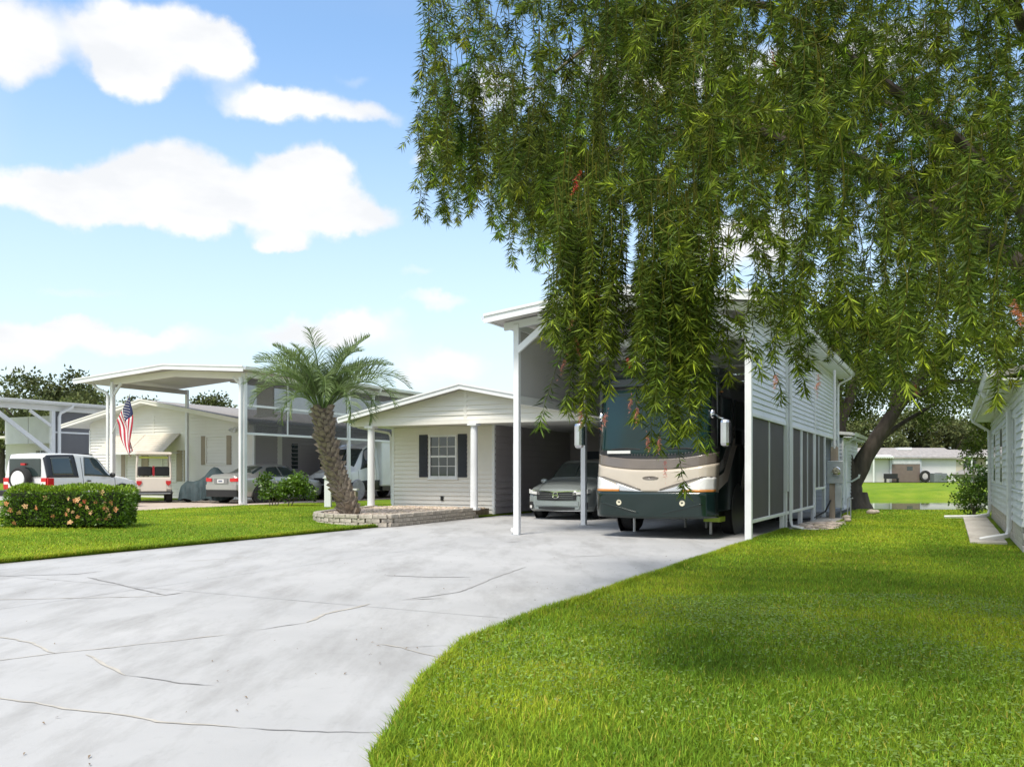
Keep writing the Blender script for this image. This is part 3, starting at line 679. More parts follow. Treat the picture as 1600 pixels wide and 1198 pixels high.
for a, b in (((NL+.06, 6.6, 4.35), (NL+.5, 6.6, 4.8)), ((NR_-.06, 6.6, 4.35), (NR_-.5, 6.6, 4.75))): MB().bar(a, b, .06, .1).build('knee_brace', white2, nb)
MB().box(NL-.05, NL+.05, 6.68, 10.3, 4.66, 4.84).build('side_beam', ceil_m, nb)
MB().box(NR_-.05, NR_+.05, 6.68, 21.3, 4.72, 4.88).build('side_beam', white, nb)
gutter(nb, NR_+.45, 5.02, 6.1, 21.5); gutter(nb, NL-1.6, 4.98, 6.1, 10.45, -1)
downspout(nb, [(NL-1.0, 6.5, 4.80), (NL-.75, 6.5, 4.62), (NL-.25, 6.5, 4.45), (NL-.16, 6.5, 4.3), (NL-.16, 6.5, .3)], w=.10)
downspout(nb, [(NR_+.5, 14.2, 4.95), (NR_+.45, 14.2, 4.82), (NR_+.12, 14.2, 4.66), (NR_+.10, 14.2, 4.5), (NR_+.10, 14.2, .4)], w=.10)
downspout(nb, [(NR_-.02, 6.45, 4.70), (NR_-.02, 6.45, .25), (NR_+.1, 6.35, .22)], w=.12)
for z in (2.72, 3.72): MB().box(NR_-.035, NR_+.035, 6.7, 21.1, z-.04, z+.04).build('screen_rail', white, nb)
vm = (6.7, 8.85, 12.5, 14.3, 17.6, 21.1)
for i in range(len(vm)-1):
    for a, b in ((2.76, 3.68), (3.76, 4.70)): MB().box(NR_-.006, NR_+.006, vm[i]+.03, vm[i+1]-.03, a, b).build('screen_panel', screen_t, nb)
    MB().box(NR_-.03, NR_+.03, vm[i]-.025, vm[i]+.025, 2.70, 4.72).build('screen_mullion', white, nb)
# siding end panel above the eave line of the house (left of the front-right post)
siding_joined('end_panel', cream, nb, -15.75, -14.9, 3.55, 4.75, lambda a, z, o: (a, 9.0-o, z), .16)
MB().box(-15.85, -14.8, 8.93, 9.08, 3.47, 3.55).build('panel_rail', cream, nb)

nh = lot_thing('neighbour_house', 'cream-sided neighbour house with tan awning and tan shutters', 'house')
HV = 10.8; U0, U1 = -27.7, -17.6
zE, zR = 3.55, 4.55; uR = -23.6; uE0, uE1 = -28.9, -17.3
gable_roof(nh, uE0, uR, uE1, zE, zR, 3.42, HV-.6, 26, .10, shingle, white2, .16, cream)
sl0, sl1 = (zR-zE)/(uR-uE0), (zR-3.42)/(uE1-uR)
siding_joined('front_siding', cream, nh, U0, U1, .2, 4.45, lambda a, z, o: (a, HV-o, z), .14, lft=lambda z: max(U0, uE0+(z+.12-zE)/sl0), rgt=lambda z: min(U1, uE1-(z+.12-3.42)/sl1))
MB().box(U0+.02, U1-.02, HV+.03, 25.5, .15, 3.35).build('wall', cream, nh)
siding_joined('side_siding', mauve, nh, HV, 25.5, .2, 3.3, lambda a, z, o: (U1+.0+o, a, z), .18)
for a in (U0-.04, U1-.05): MB().box(a, a+.09, HV-.035, HV+.05, .15, 3.3).build('corner_trim', white2, nh)
for a in (-26.3, -23.5, -21.5): MB().box(a-.05, a+.05, HV-.03, HV, 2.95, 3.9).build('gable_batten', cream, nh)
blind = pm('drawn_blind', (.46, .42, .36), .6, var=.05)
f = window(nh, -20.25, -19.15, 1.72, 2.84, HV, 1, 1, blind, cream)
for a, b in ((-20.56, -20.31), (-19.09, -18.84)): MB().box(a, b, HV-.05, HV-.016, 1.66, 2.90).build('shutter', tan_sh, nh)
f = window(nh, -25.2, -24.3, .95, 2.15, HV, 1, 1, pm('green_tint_glass', (.10, .14, .11), .08, var=.2), cream); f = window(nh, -22.9, -22.1, .95, 2.15, HV, 1, 1, pm('green_tint_glass', (.1, .14, .11), .08), cream)
for a, b in ((-25.55, -25.28), (-24.22, -23.8), (-22.02, -21.7), (-21.6, -21.35)): MB().box(a, b, HV-.05, HV-.016, .95, 2.3).build('shutter', tan_sh, nh)
aw = MB()
for k in range(2):
    a, b = -26.1+k*2.16, -26.1+(k+1)*2.16-.03
    s_ = MB(); n = 9
    for i in range(n):
        y0, z0 = HV-.03-(i/n)*1.0, 3.05-(i/n)*.88; y1, z1 = HV-.03-((i+1)/n)*1.0, 3.05-((i+1)/n)*.88
        s_.add([(a, y0, z0), (b, y0, z0), (b, y1-.01, z1+.006), (a, y1-.01, z1+.006), (a, y0, z0-.03), (b, y0, z0-.03), (b, y1, z1-.03), (a, y1, z1-.03)], [(0,1,2,3),(7,6,5,4),(1,0,4,5),(2,1,5,6),(3,2,6,7),(0,3,7,4)])
    s_.build('awning', pm('awning_aluminium', (.58, .53, .45), .5, var=.06), nh)
MB().box(-26.15, -21.75, HV-1.08, HV-1.02, 2.12, 2.18).build('awning_rail', white2, nh)
for u in (-26.0, -21.85): MB().bar((u, HV, 2.2), (u, HV-1.0, 2.16), .03).build('awning_arm', white2, nh)
fl = MB()
fl.lathe([(0, .02), (.05, .07), (.12, .085), (.13, .0)], 1, (-18.75, HV-.24, 3.12), 12); fl.lathe([(0, .02), (.05, .07), (.12, .085), (.13, .0)], 1, (-18.52, HV-.24, 3.16), 12)
fl.box(-18.7, -18.55, HV-.1, HV-.01, 3.02, 3.12); fl.build('floodlight', white, nh, smooth=True)
for i in range(4): MB().ball((-18.30, HV-.03, 2.42-i*.17), .045, .012, .06, 8, 6).build('number_plaque', black, nh, smooth=True)
# side seen through the screens: window, garage-like recess for the van
mb = MB().box(U1+.005, U1+.03, 13.1, 13.5, 1.5, 2.6).build('side_window', glass_d, nh)
MB().box(U1+.01, U1+.06, 12.2, 12.45, .2, 3.3).build('side_trim', cream, nh)
MB().box(-17.55, -12.9, 22.6, 22.9, .15, 3.4).build('garage_wall', mauve, nh)
MB().box(-17.2, -13.4, 22.52, 22.6, .2, 2.5).build('garage_door', cream, nh)
# box-shaped bulkhead over the van
MB().box(-17.5, -14.3, 15.8, 16.0, 2.35, 2.75).build('header_beam', white2, nh)
MB().box(-13.6, -10.6, 18.5, 18.7, .15, 2.6).build('utility_wall', cream, nh)

# --- second neighbour, farther left
n2 = lot_thing('far_carport', 'farthest white carport at the left edge with grey screen panels and long brace', 'carport')
K = -33.0
MB().prism([(K-7, 5.35), (K+.5, 4.95), (K+.5, 4.78), (K-7, 5.2)], 1, 4, 24).build('roof', white, n2)
MB().box(K-.06, K+.06, 4, 24, 4.50, 4.78).build('side_beam', white, n2)
gutter(n2, K+.5, 4.95, 4, 24)
for v in (5.6, 12.64, 17.6, 23): post(n2, K, v, .2, 4.5, .20)
MB().bar((K, 9.5, 4.45), (K, 12.6, 2.3), .12, .2).build('long_brace', white, n2); MB().bar((K, 11.4, 4.45), (K, 12.6, 3.7), .1, .14).build('knee_brace', white, n2)
downspout(n2, [(K+.55, 13.4, 4.86), (K+.5, 13.4, 4.72), (K+.2, 12.95, 4.4), (K+.18, 12.9, 4.2), (K+.18, 12.9, .4)], w=.14)
grey_scr = pm('grey_screen', (.145, .145, .155), .7, var=.05, scale=2)
for a, b in ((12.76, 17.5), (17.7, 22.9)):
    for c, d in ((.9, 2.18), (2.26, 3.36), (3.46, 4.48)): MB().box(K-.01, K+.01, a, b, c, d).build('screen_panel', grey_scr, n2)
    for z in (2.22, 3.41): MB().box(K-.04, K+.04, a, b, z-.045, z+.045).build('screen_rail', white, n2)
n2h = lot_thing('far_house', 'pale house front behind the far left carport, with paned windows', 'house')
MB().box(K-9, K-.6, 16.0, 28, .2, 3.5).build('wall', cream, n2h)
for k in range(3): MB().box(K-6.9+k*2.1, K-4.86+k*2.1, 14.6, 14.7, 2.95, 4.45).build('white_panel', white, n2h)
MB().prism([(K-9.2, 3.3), (K-.4, 3.3), (K-.4, 3.42), (K-9.2, 3.42)], 1, 14.7, 16.2).build('porch_roof', cream, n2h)
for a in (-5.7, -4.5, -3.2, -2.0):
    window(n2h, K+a, K+a+.8, 1.1, 2.6, 15.99, 1, 1, glass_d, white)
for a in (-6.1, -1.1): MB().box(K+a, K+a+.32, 15.93, 15.985, 1.1, 2.6).build('shutter', pm('grey_shutter', (.25, .24, .21), .6), n2h)
MB().box(K-8.9, K-.6, 15.9, 15.97, .2, .7).build('skirting', pm('brick_skirting', (.30, .25, .21), .9, var=.3, scale=14), n2h)

# --- house on the right
rh = lot_thing('side_house', 'white lap-sided house with narrow windows at the right edge', 'house')
RU = 9.32; RV0, RV1 = -.6, 11.5
MB().box(RU+.03, RU+9, RV0, RV1, .05, 2.95).build('wall', sid_w, rh)
wins = [(.85, 1.45), (2.55, 3.15), (5.1, 6.0), (8.3, 9.4)]
za, zb = 1.12, 2.30
segs = []; prev = RV0
for a, b in wins: segs.append((prev, a-.06)); prev = b+.06
segs.append((prev, RV1))
mp = lambda a, z, o: (RU-o, a, z)
for a, b in segs: siding_boards(sid_w, rh, a, b, za-.06, zb+.06, mp, .135, lip=.034)
siding_boards(sid_w, rh, RV0, RV1, .46, za-.06, mp, .135, lip=.034); siding_boards(sid_w, rh, RV0, RV1, zb+.06, 2.86, mp, .135, lip=.034)
for a, b in wins:
    w = MB(); t = .06
    for y0, y1, z0, z1 in ((a-t, b+t, za-t, za), (a-t, b+t, zb, zb+t), (a-t, a, za, zb), (b, b+t, za, zb), (a, b, (za+zb)/2-.03, (za+zb)/2+.03)): w.box(RU-.040, RU+.03, y0, y1, z0, z1)
    f = w.build('window', white, rh, bevel=.004); MB().box(RU-.034, RU+.02, a, b, za, zb).build('pane', glass_d, f)
skirt = pm('cream_block_skirting', (.55, .51, .45), .9, var=.12, scale=6, dirt=.3)
sk0 = None
for c in range(4):
    y = RV0+(c%2)*.2
    while y < RV1-.05:
        y1 = min(y+.4, RV1)
        if sk0 is None: sk0 = MB().box(-.02, .02, 0, .392, 0, .098).build('skirting_block', skirt, rh, bevel=.006); o = sk0
        else: o = copy_part(sk0, rh)
        o.location = (RU+.015+random.uniform(-.003, .003), y, .052+c*.102); o.scale = ((1, (y1-y)/.4, 1)); y = y1
MB().prism([(RU-.42, 2.92), (RU+4.5, 3.95), (RU+9.7, 2.92), (RU+9.7, 2.82), (RU+4.5, 3.85), (RU-.42, 2.82)], 1, RV0-.4, RV1+.35).build('roof', shingle, rh)
MB().box(RU-.40, RU+.02, RV0-.38, RV1+.33, 2.78, 2.815).build('soffit', white, rh)
MB().box(RU-.445, RU-.42, RV0-.4, RV1+.35, 2.76, 2.96).build('fascia', white, rh)
gutter(rh, RU-.445, 2.95, RV0-.4, RV1+.35, -1)
for v, x in ((1.95, .1), (11.0, .0)):
    downspout(rh, [(RU-.50, v, 2.86), (RU-.48, v, 2.76), (RU-.25, v+.05, 2.60), (RU-.07, v+.05, 2.48), (RU-.06, v+.05, .30), (RU-.10, v, .16), (RU-.42, v-.10, .10), (RU-(.55 if v < 9 else 1.2), v-.15, .07)], w=.09)
# paving slabs along it
k = 0
for v in np.arange(1.4, 11.0, 1.02):
    o = MB().prism([(RU-.72, v), (RU-.12, v), (RU-.12, v+.98), (RU-.72, v+.98)], 2, .0, .075+random.uniform(-.008, .008)).build('paving_slab', conc_pad, rh, bevel=.01)

# --- houses beyond the pond
def far_house(name, label, cx, cy, w, d, h, roofcol, wallcol, rot=0):
    t = thing(name, label, 'house', (cx, cy, .22), rot, 'houses beyond the pond')
    MB().box(-w/2, w/2, 0, d, 0, h).build('wall', wallcol, t)
    MB().prism([(-.5, h-.02), (d/2, h+1.15), (d+.5, h-.02), (d+.5, h-.2), (d/2, h+.95), (-.5, h-.2)], 0, -w/2-.4, w/2+.4).build('roof', roofcol, t)
    return t
fw = pm('far_white_siding', (.62, .61, .60), .6, var=.05, scale=.6); fc = pm('far_cream_siding', (.55, .50, .42), .6, var=.06, scale=.6); fr = pm('far_roof', (.30, .28, .27), .9, var=.2, scale=3)
brown = pm('brown_garage_panel', (.16, .12, .105), .6, var=.1)
def pxX(px, Y): return (px-800)/1358*Y
Y = 100
t = far_house('far_white_house', 'long white house with corrugated awning across the pond', pxX(1385, Y), Y, 16, 7, 2.9, fr, fw)
sc = MB().box(-5.9, -1.9, -.06, -.01, 1.5, 2.7).build('screen_window', pm('far_grey_screen', (.14, .16, .165), .6), t)
mb = MB()
for i in range(30): x = -7.2+i*.26; mb.tube([(x, -1.0, 2.85), (x, .1, 3.05)], .13, 6)
mb.build('corrugated_awning', white, t)
MB().box(-1.9, -1.75, -.9, -.75, 0, 2.8).build('awning_post', white, t)
MB().box(.3, 3.9, -.3, -.02, 0, 3.0).build('garage_front', pm('far_grey_siding', (.44, .46, .50), .6), t)
g2 = MB().box(.5, 3.7, -.36, -.31, 0, 2.05).build('garage_door', brown, t); MB().box(2.2, 2.85, -.37, -.362, 1.35, 1.8).build('pane', glass_d, g2)
MB().box(.5, 3.7, -.36, -.31, 2.1, 2.7).build('door_header', pm('far_grey_siding2', (.50, .50, .53), .6), t)
MB().cyl((-.4, 3.4, 3.9), .35, .55, seg=10).build('roof_vent', steel, t); MB().box(2.4, 4.0, 2.3, 3.2, 3.75, 4.05).build('skylight', white, t)
o = MB(); o.lathe([(-.12, .38), (-.14, .62), (0, .68), (.14, .62), (.12, .38), (-.12, .38)], 1, (0, 0, 0), 18); o = o.build('tyre', rubber, None, smooth=True); o.location = (pxX(1445, Y-.5), Y-.6, .9); tag(o, 'black tyre leaning on the white house across the pond', 'tyre')
ac = thing('air_conditioner', 'grey box air conditioner beside the white house across the pond', 'air conditioner', (pxX(1465, Y-1), Y-1.2, .2)); MB().box(-.75, .75, -.5, .5, 0, 1.05).build('casing', pm('ac_grey', (.15, .17, .18), .5), ac, bevel=.04)
mb = MB()
for i in range(8): mb.box(-.7, .7, -.52, -.503, .12+i*.11, .16+i*.11)
mb.build('grille', steel, ac); MB().cyl((0, 0, 1.05), .4, .04, seg=16).build('fan_guard', black, ac)
bn = thing('garden_bench', 'dark bench under a potted shrub across the pond', 'bench', (pxX(1393, Y-1), Y-1.0, .2))
MB().box(-.8, .8, -.25, .25, .42, .5).build('seat', black, bn); MB().box(-.8, .8, .2, .26, .5, 1.0).build('backrest', black, bn)
for sx in (-.7, .7): MB().box(sx-.04, sx+.04, -.22, .22, 0, .42).build('leg', black, bn)
Y = 112
t = far_house('far_cream_house', 'cream house with blue porch and railing across the pond', pxX(1530, Y), Y, 13, 7, 3.0, fr, fc)
MB().box(-2.2, 3.6, -2.2, 0, 0, .75).build('porch_base', pm('porch_brick', (.30, .26, .23), .9, var=.2), t); MB().box(-2.3, 3.7, -2.4, 0, 3.05, 3.2).build('porch_roof', fw, t)
for x in (-2.1, -.2, 1.7, 3.5): MB().box(x-.07, x+.07, -2.2, -2.06, .75, 3.05).build('porch_post', white, t)
mb = MB()
for i in range(38): mb.box(-2.1+i*.15, -2.06+i*.15, -2.15, -2.11, .8, 1.6)
mb.box(-2.1, 3.5, -2.17, -2.09, 1.6, 1.68); mb.build('railing', white, t)
MB().box(-2.0, -.4, -.1, -.02, 1.0, 2.9).build('porch_glass', glass_d, t); MB().box(1.9, 3.4, -.1, -.02, .8, 3.0).build('blue_panel', pm('teal_panel', (.02, .10, .16), .5), t)
Y = 96
bt = thing('covered_boat', 'boat under a grey cover beside the far porch', 'boat', (pxX(1515, Y), Y, .25), .2)
mb = MB(); mb.add([(-2, -.6, .5), (-1.2, -.8, .9), (1.8, -.7, .8), (1.8, .7, .8), (-1.2, .8, .9), (-2.4, 0, .9), (-.2, 0, 1.7), (1.4, 0, 1.1), (-1.6, 0, .2), (1.8, -.4, .25), (1.8, .4, .25)], [(5,1,6),(1,2,7,6),(3,4,6,7),(4,5,6),(2,3,7),(5,8,1),(1,8,9,2),(2,9,10,3),(3,10,8,4),(4,8,5),(8,10,9)]); mb.build('cover', pm('boat_cover', (.22, .21, .20), .8, var=.15, scale=4), bt)
MB().box(-.3, .3, -.75, .75, 0, .35).build('trailer', steel, bt)
# ================================================================== VEHICLES
def catmull(P, s):
    """P (n, ...) sampled at float positions s"""
    P = np.asarray(P, float); n = len(P); s = np.clip(np.asarray(s, float), 0, n-1); i = np.minimum(s.astype(int), n-2); t = s-i
    p0, p1, p2, p3 = P[np.maximum(i-1, 0)], P[i], P[i+1], P[np.minimum(i+2, n-1)]
    t = t.reshape((-1,)+(1,)*(P.ndim-1)); m1, m2 = (p2-p0)*.38, (p3-p1)*.38
    return (2*t**3-3*t**2+1)*p1+(t**3-2*t**2+t)*m1+(-2*t**3+3*t**2)*p2+(t**3-t**2)*m2
class Loft:
    """body from half rings (x, z) at stations y; smooth in both directions; patches lie on the same surface"""
    def __init__(s, st):
        s.y = np.array([a[0] for a in st], float); s.R = np.array([a[1] for a in st], float); s.K = s.R.shape[1]
    def at(s, yy, tt, side, off=0):
        """grid of points for stations yy and ring params tt"""
        si = np.interp(yy, s.y, np.arange(len(s.y))); rings = catmull(s.R, si)
        pts = np.stack([catmull(r, tt) for r in rings])                 # (ny, nt, 2)
        X = np.empty(pts.shape[:2]+(3,)); X[..., 0] = pts[..., 0]*side; X[..., 1] = np.asarray(yy)[:, None]; X[..., 2] = pts[..., 1]
        if off:
            dy = np.gradient(X, axis=0) if len(yy) > 1 else np.zeros_like(X)+[0, 1, 0]; dt = np.gradient(X, axis=1)
            nrm = np.cross(dy, dt); nrm /= np.linalg.norm(nrm, axis=2, keepdims=True)+1e-9
            c = np.array([0, s.y.mean(), s.R[..., 1].mean()]); flip = np.sign(((X-c)*nrm).sum(2).mean()) or 1
            X = X+nrm*flip*off
        return X
    def body(s, name, m, parent, ny=48, nt=40):
        yy = np.interp(np.linspace(0, len(s.y)-1, ny), np.arange(len(s.y)), s.y); tt = np.linspace(0, s.K-1, nt)
        V, F = [], []
        for side in (1, -1):
            X = s.at(yy, tt, side); b = len(V)*ny*nt; V.append(X.reshape(-1, 3)); idx = np.arange(ny*nt).reshape(ny, nt)+b
            q = np.stack([idx[:-1,:-1], idx[1:,:-1], idx[1:,1:], idx[:-1,1:]], -1).reshape(-1, 4); F += [tuple(f) for f in (q if side > 0 else q[:, ::-1])]
        for row in (0, ny-1):
            F.append(tuple(row*nt+k for k in range(nt))+tuple(ny*nt+row*nt+k for k in range(nt-1, -1, -1)))
        mb = MB(); mb.add(np.vstack(V), F); o = mb.build(name, m, parent, smooth=True)
        bm = bmesh.new(); bm.from_mesh(o.data); bmesh.ops.remove_doubles(bm, verts=bm.verts, dist=.001); bmesh.ops.recalc_face_normals(bm, faces=bm.faces); bm.to_mesh(o.data); bm.free()
        o.data.polygons.foreach_set('use_smooth', [True]*len(o.data.polygons)); o.data.set_sharp_from_angle(angle=R(38)); return o
    def patch(s, name, m, parent, y0, y1, t0, t1, sides=(1, -1), off=.006, ny=14, nt=10, y0b=None, y1b=None):
        """region of the skin; y0b/y1b give other limits at t1 (slanted ends)"""
        if len(sides) == 2 and t1 < s.K-1.01:
            for q in sides: o = s.patch(name, m, parent, y0, y1, t0, t1, (q,), off, ny, nt, y0b, y1b)
            return o
        mb = MB()
        for side in sides:
            tt = np.linspace(t0, t1, nt); cols = []
            for k, t in enumerate(tt):
                f = k/(nt-1); a = y0+((y0 if y0b is None else y0b)-y0)*f; b = y1+((y1 if y1b is None else y1b)-y1)*f
                cols.append(s.at(np.linspace(a, b, ny), np.array([max(t-.02, 0), t, min(t+.02, s.K-1)]), side, off)[:, 1])
            X = np.stack(cols, 1); idx = np.arange(ny*nt).reshape(ny, nt)
            mb.add(X.reshape(-1, 3), [tuple(f) for f in np.stack([idx[:-1,:-1], idx[1:,:-1], idx[1:,1:], idx[:-1,1:]], -1).reshape(-1, 4)])
        o = mb.build(name, m, parent, smooth=True); sol = o.modifiers.new('thick', 'SOLIDIFY'); sol.thickness = .006; sol.offset = 0; return o
def ring(zb, w, zbelt, wr, zr): return [(0, zb), (w*.86, zb), (w*.965, zb+.10), (w, zb+(zbelt-zb)*.5), (w*.965, zbelt), (wr, zr-.07), (wr*.80, zr-.005), (0, zr+.02)]
def wheel(parent, x, y, r, w=.2, rim=steel, name='wheel', cap=None, spokes=5):
    sg = 1 if x > 0 else -1
    t = MB(); t.lathe([(-w/2, r*.62), (-w/2, r*.93), (-w*.36, r), (w*.36, r), (w/2, r*.93), (w/2, r*.62), (-w/2, r*.62)], 0, (x, y, r), 28); o = t.build(name, rubber, parent, smooth=True)
    m = MB(); m.lathe([(sg*w*.30, .0), (sg*w*.34, r*.14), (sg*w*.20, r*.18)], 0, (x, y, r), 20)
    for k in range(spokes):
        a = 2*math.pi*k/spokes; m.bar((x+sg*w*.30, y, r), (x+sg*w*.30, y+math.cos(a)*r*.60, r+math.sin(a)*r*.60), .03, r*.16, up=(1, 0, 0))
    m.lathe([(sg*w*.30, r*.63), (sg*w*.42, r*.62), (sg*w*.42, r*.57), (sg*w*.1, r*.55)], 0, (x, y, r), 28); m.build('rim', rim, o, smooth=True)
    MB().lathe([(sg*w*.05, 0), (sg*w*.05, r*.6)], 0, (x, y, r), 20).build('brake_disc', black, o)
    return o
def arch(parent, x, y, r, R_):
    sg = 1 if x > 0 else -1
    MB().lathe([(0, 0), (sg*.012, 0), (sg*.012, R_), (0, R_)], 0, (x, y, r), 28).build('wheel_arch', black, parent)
def conform(name, m, parent, poly, fy, off=.012, th=.02, n=10):
    """flat shape (x, z polygon strips: list of (x, zlo, zhi)) laid over a bowed front y = fy(x)"""
    mb = MB(); vs, fs = [], []
    for x, a, b in poly: vs += [(x, fy(x)-off, a), (x, fy(x)-off, b), (x, fy(x)-off+th, a), (x, fy(x)-off+th, b)]
    k = len(poly)
    for i in range(k-1): fs += [(4*i, 4*i+4, 4*i+5, 4*i+1), (4*i+2, 4*i+3, 4*i+7, 4*i+6), (4*i+1, 4*i+5, 4*i+7, 4*i+3), (4*i, 4*i+2, 4*i+6, 4*i+4)]
    fs += [(0, 1, 3, 2), (4*k-4, 4*k-2, 4*k-1, 4*k-3)]
    mb.add(vs, fs); return mb.build(name, m, parent, smooth=True)
def strips(x0, x1, lo, hi, n=14): return [(x, lo(x), hi(x)) for x in np.linspace(x0, x1, n)]

# ------------------------------------------------ motorhome (class A coach) under the tall carport
green_d = pm('dark_green_coach_paint', (.005, .019, .017), .16, var=.25, scale=.8, coat=.35)
beige_p = pm('beige_coach_paint', (.50, .44, .36), .2, var=.04, coat=.6)
brown_p = pm('brown_coach_paint', (.15, .125, .105), .22, var=.1, coat=.6)
silver_p = pm('silver_coach_paint', (.55, .56, .58), .25, metal=.4, var=.05)
ws_glass = pm('coach_windscreen', (.008, .028, .028), .06, var=.2, scale=.7, spec=.45)
HW = 1.275
rv = lot_thing('motorhome', 'dark green and beige coach motorhome parked nose out under the tall carport', 'motorhome', 2.87, .28)
def fy(x): a = abs(x); return .10*(a/HW)**2+(.30*max(0, (a-1.0)/.275)**2.2)
def rake(z): return np.interp(z, [.35, .9, 1.3, 1.62, 3.0, 3.3, 3.46], [.06, .0, .03, .08, .26, .36, .62])
def rv_patch(name, m, lo, hi, x0=-HW, x1=HW, off=0., nx=40, nz=10, th=.03):
    V, F = [], []
    for x in np.linspace(x0, x1, nx):
        for k in range(nz):
            z = lo(x)+(hi(x)-lo(x))*k/(nz-1); V.append((x, fy(x)+rake(z)-off, z))
    for i in range(nx-1):
        for k in range(nz-1): F.append((i*nz+k, (i+1)*nz+k, (i+1)*nz+k+1, i*nz+k+1))
    mb = MB(); mb.add(V, F); o = mb.build(name, m, rv, smooth=True)
    s_ = o.modifiers.new('thick', 'SOLIDIFY'); s_.thickness = th; s_.offset = -1 if False else 0; return o
c_ = lambda v: (lambda x: v)
bump_lo = lambda x: .40+.03*(x/HW)**2
bump_hi = lambda x: .94
mask_lo = lambda x: .93
band_lo = lambda x: 1.38+.14*(abs(x)/HW)**2.2
band_hi = lambda x: 1.60+.14*(abs(x)/HW)**2.5
ws_lo = lambda x: 1.60+.16*(abs(x)/HW)**2.5
ws_hi = lambda x: 3.04
rv_patch('bumper', green_d, bump_lo, bump_hi, off=.07)
rv_patch('front_mask', beige_p, mask_lo, band_lo, off=.02)
rv_patch('front_band', brown_p, lambda x: band_lo(x)+.004, band_hi, off=.015)
rv_patch('dash_trim', black, lambda x: band_hi(x)-.02, lambda x: band_hi(x)+.10, off=.012)
wsc = rv_patch('windscreen', ws_glass, lambda x: ws_lo(x)+.06, ws_hi, -1.14, 1.14, off=.012, nz=16)
rv_patch('windscreen_surround', black, lambda x: ws_lo(x)-.05, lambda x: 3.12, off=-.005, nz=16)
rv_patch('front_cap', green_d, c_(3.11), c_(3.46), off=.0, nz=12)
MB().box(-.012, .012, fy(0)+.14, fy(0)+.17, 1.7, 1.72).build('wiper_pivot', black, wsc)
for s_ in (-1, 1):
    pts = [(s_*(.25+.62*t), fy(.5)+rake(1.78+.03*t)-.03, 1.80+.02*math.sin(t*3)) for t in np.linspace(0, 1, 6)]
    MB().tube(pts, .013, 6).build('wiper', black, wsc)
MB().box(-.95, -.45, .0, .03, 1.72, 1.78).build('dash_papers', white2, wsc).location = (0, .06, 0)
# lamps: swept headlamp clusters with silver brow
for s_ in (-1, 1):
    f = lambda x0, x1, lo, hi, nm, m, off, s_=s_: rv_patch(nm, m, lo, hi, *(sorted((s_*x0, s_*x1))), off=off, nx=14, nz=6, th=.02)
    f(.66, 1.25, lambda x: .955, lambda x: 1.02+.22*min(1, (abs(x)-.60)/.50), 'headlamp', lamp_lens, .045)
    f(.66, 1.25, lambda x: .945, lambda x: .99, 'turn_signal', pm('amber_lens', (.55, .22, .05), .2), .055)
    f(.16, .74, lambda x: .945, lambda x: .955+.17*((abs(x)-.16)/.58)**1.3, 'silver_brow', silver_p, .035)
    f(.20, 1.26, lambda x: .965+.27*min(1, (abs(x)-.18)/.85)**.9, lambda x: .985+.27*min(1, (abs(x)-.18)/.85)**.9, 'brow_line', brown_p, .05)
    mb = MB(); mb.lathe([(0, .0), (-.02, .03), (-.022, .055), (0, .062)], 1, (s_*.66, fy(.66)+rake(.7)-.075, .72), 18); mb.build('fog_lamp', pm('fog_lens', (.62, .58, .44), .15), rv, smooth=True)
    f(.25, 1.05, lambda x: .50+.20*((abs(x)-.25)/.8), lambda x: .525+.205*((abs(x)-.25)/.8), 'bumper_crease', green_d, .085)
mb = MB(); mb.lathe([(0, 0), (-.012, .03), (-.012, .16), (0, .17)], 1, (0, 0, 0), 28); em = mb.build('emblem', brown_p, rv, smooth=True); em.scale = (1, 1, .22); em.location = (0, fy(0)+rake(1.22)-.035, 1.22)
# coach body behind the mask
sec = [(HW-.01, .55), (HW, 1.0), (HW, 3.05), (HW-.06, 3.28), (HW-.22, 3.44), (.6, 3.53), (0, 3.55)]
sec = sec+[(-x, z) for x, z in sec[-2::-1]]
vs, fs = [], []; ys = [.42, .62, 11.6]
for y in ys:
    for x, z in sec: vs.append((x*(.985 if y < .5 else 1), y+ (0 if y > 1 else max(0, z-3.1)*.6), z-(.03 if y < .5 and z > 3.2 else 0)))
k = len(sec)
for i in range(2):
    for j in range(k-1): fs.append((i*k+j, i*k+j+1, (i+1)*k+j+1, (i+1)*k+j))
    fs.append((i*k+k-1, i*k, (i+1)*k, (i+1)*k+k-1))
fs += [tuple(range(k)), tuple(range(2*k, 3*k))]
mb = MB(); mb.add(vs, fs); mb.build('coach_body', green_d, rv, smooth=True)
MB().box(-HW+.02, HW-.02, 1.9, 11.5, .32, .56).build('underbody', black, rv); MB().box(-1.1, 1.1, .5, 1.9, .42, .58).build('underbody', black, rv)
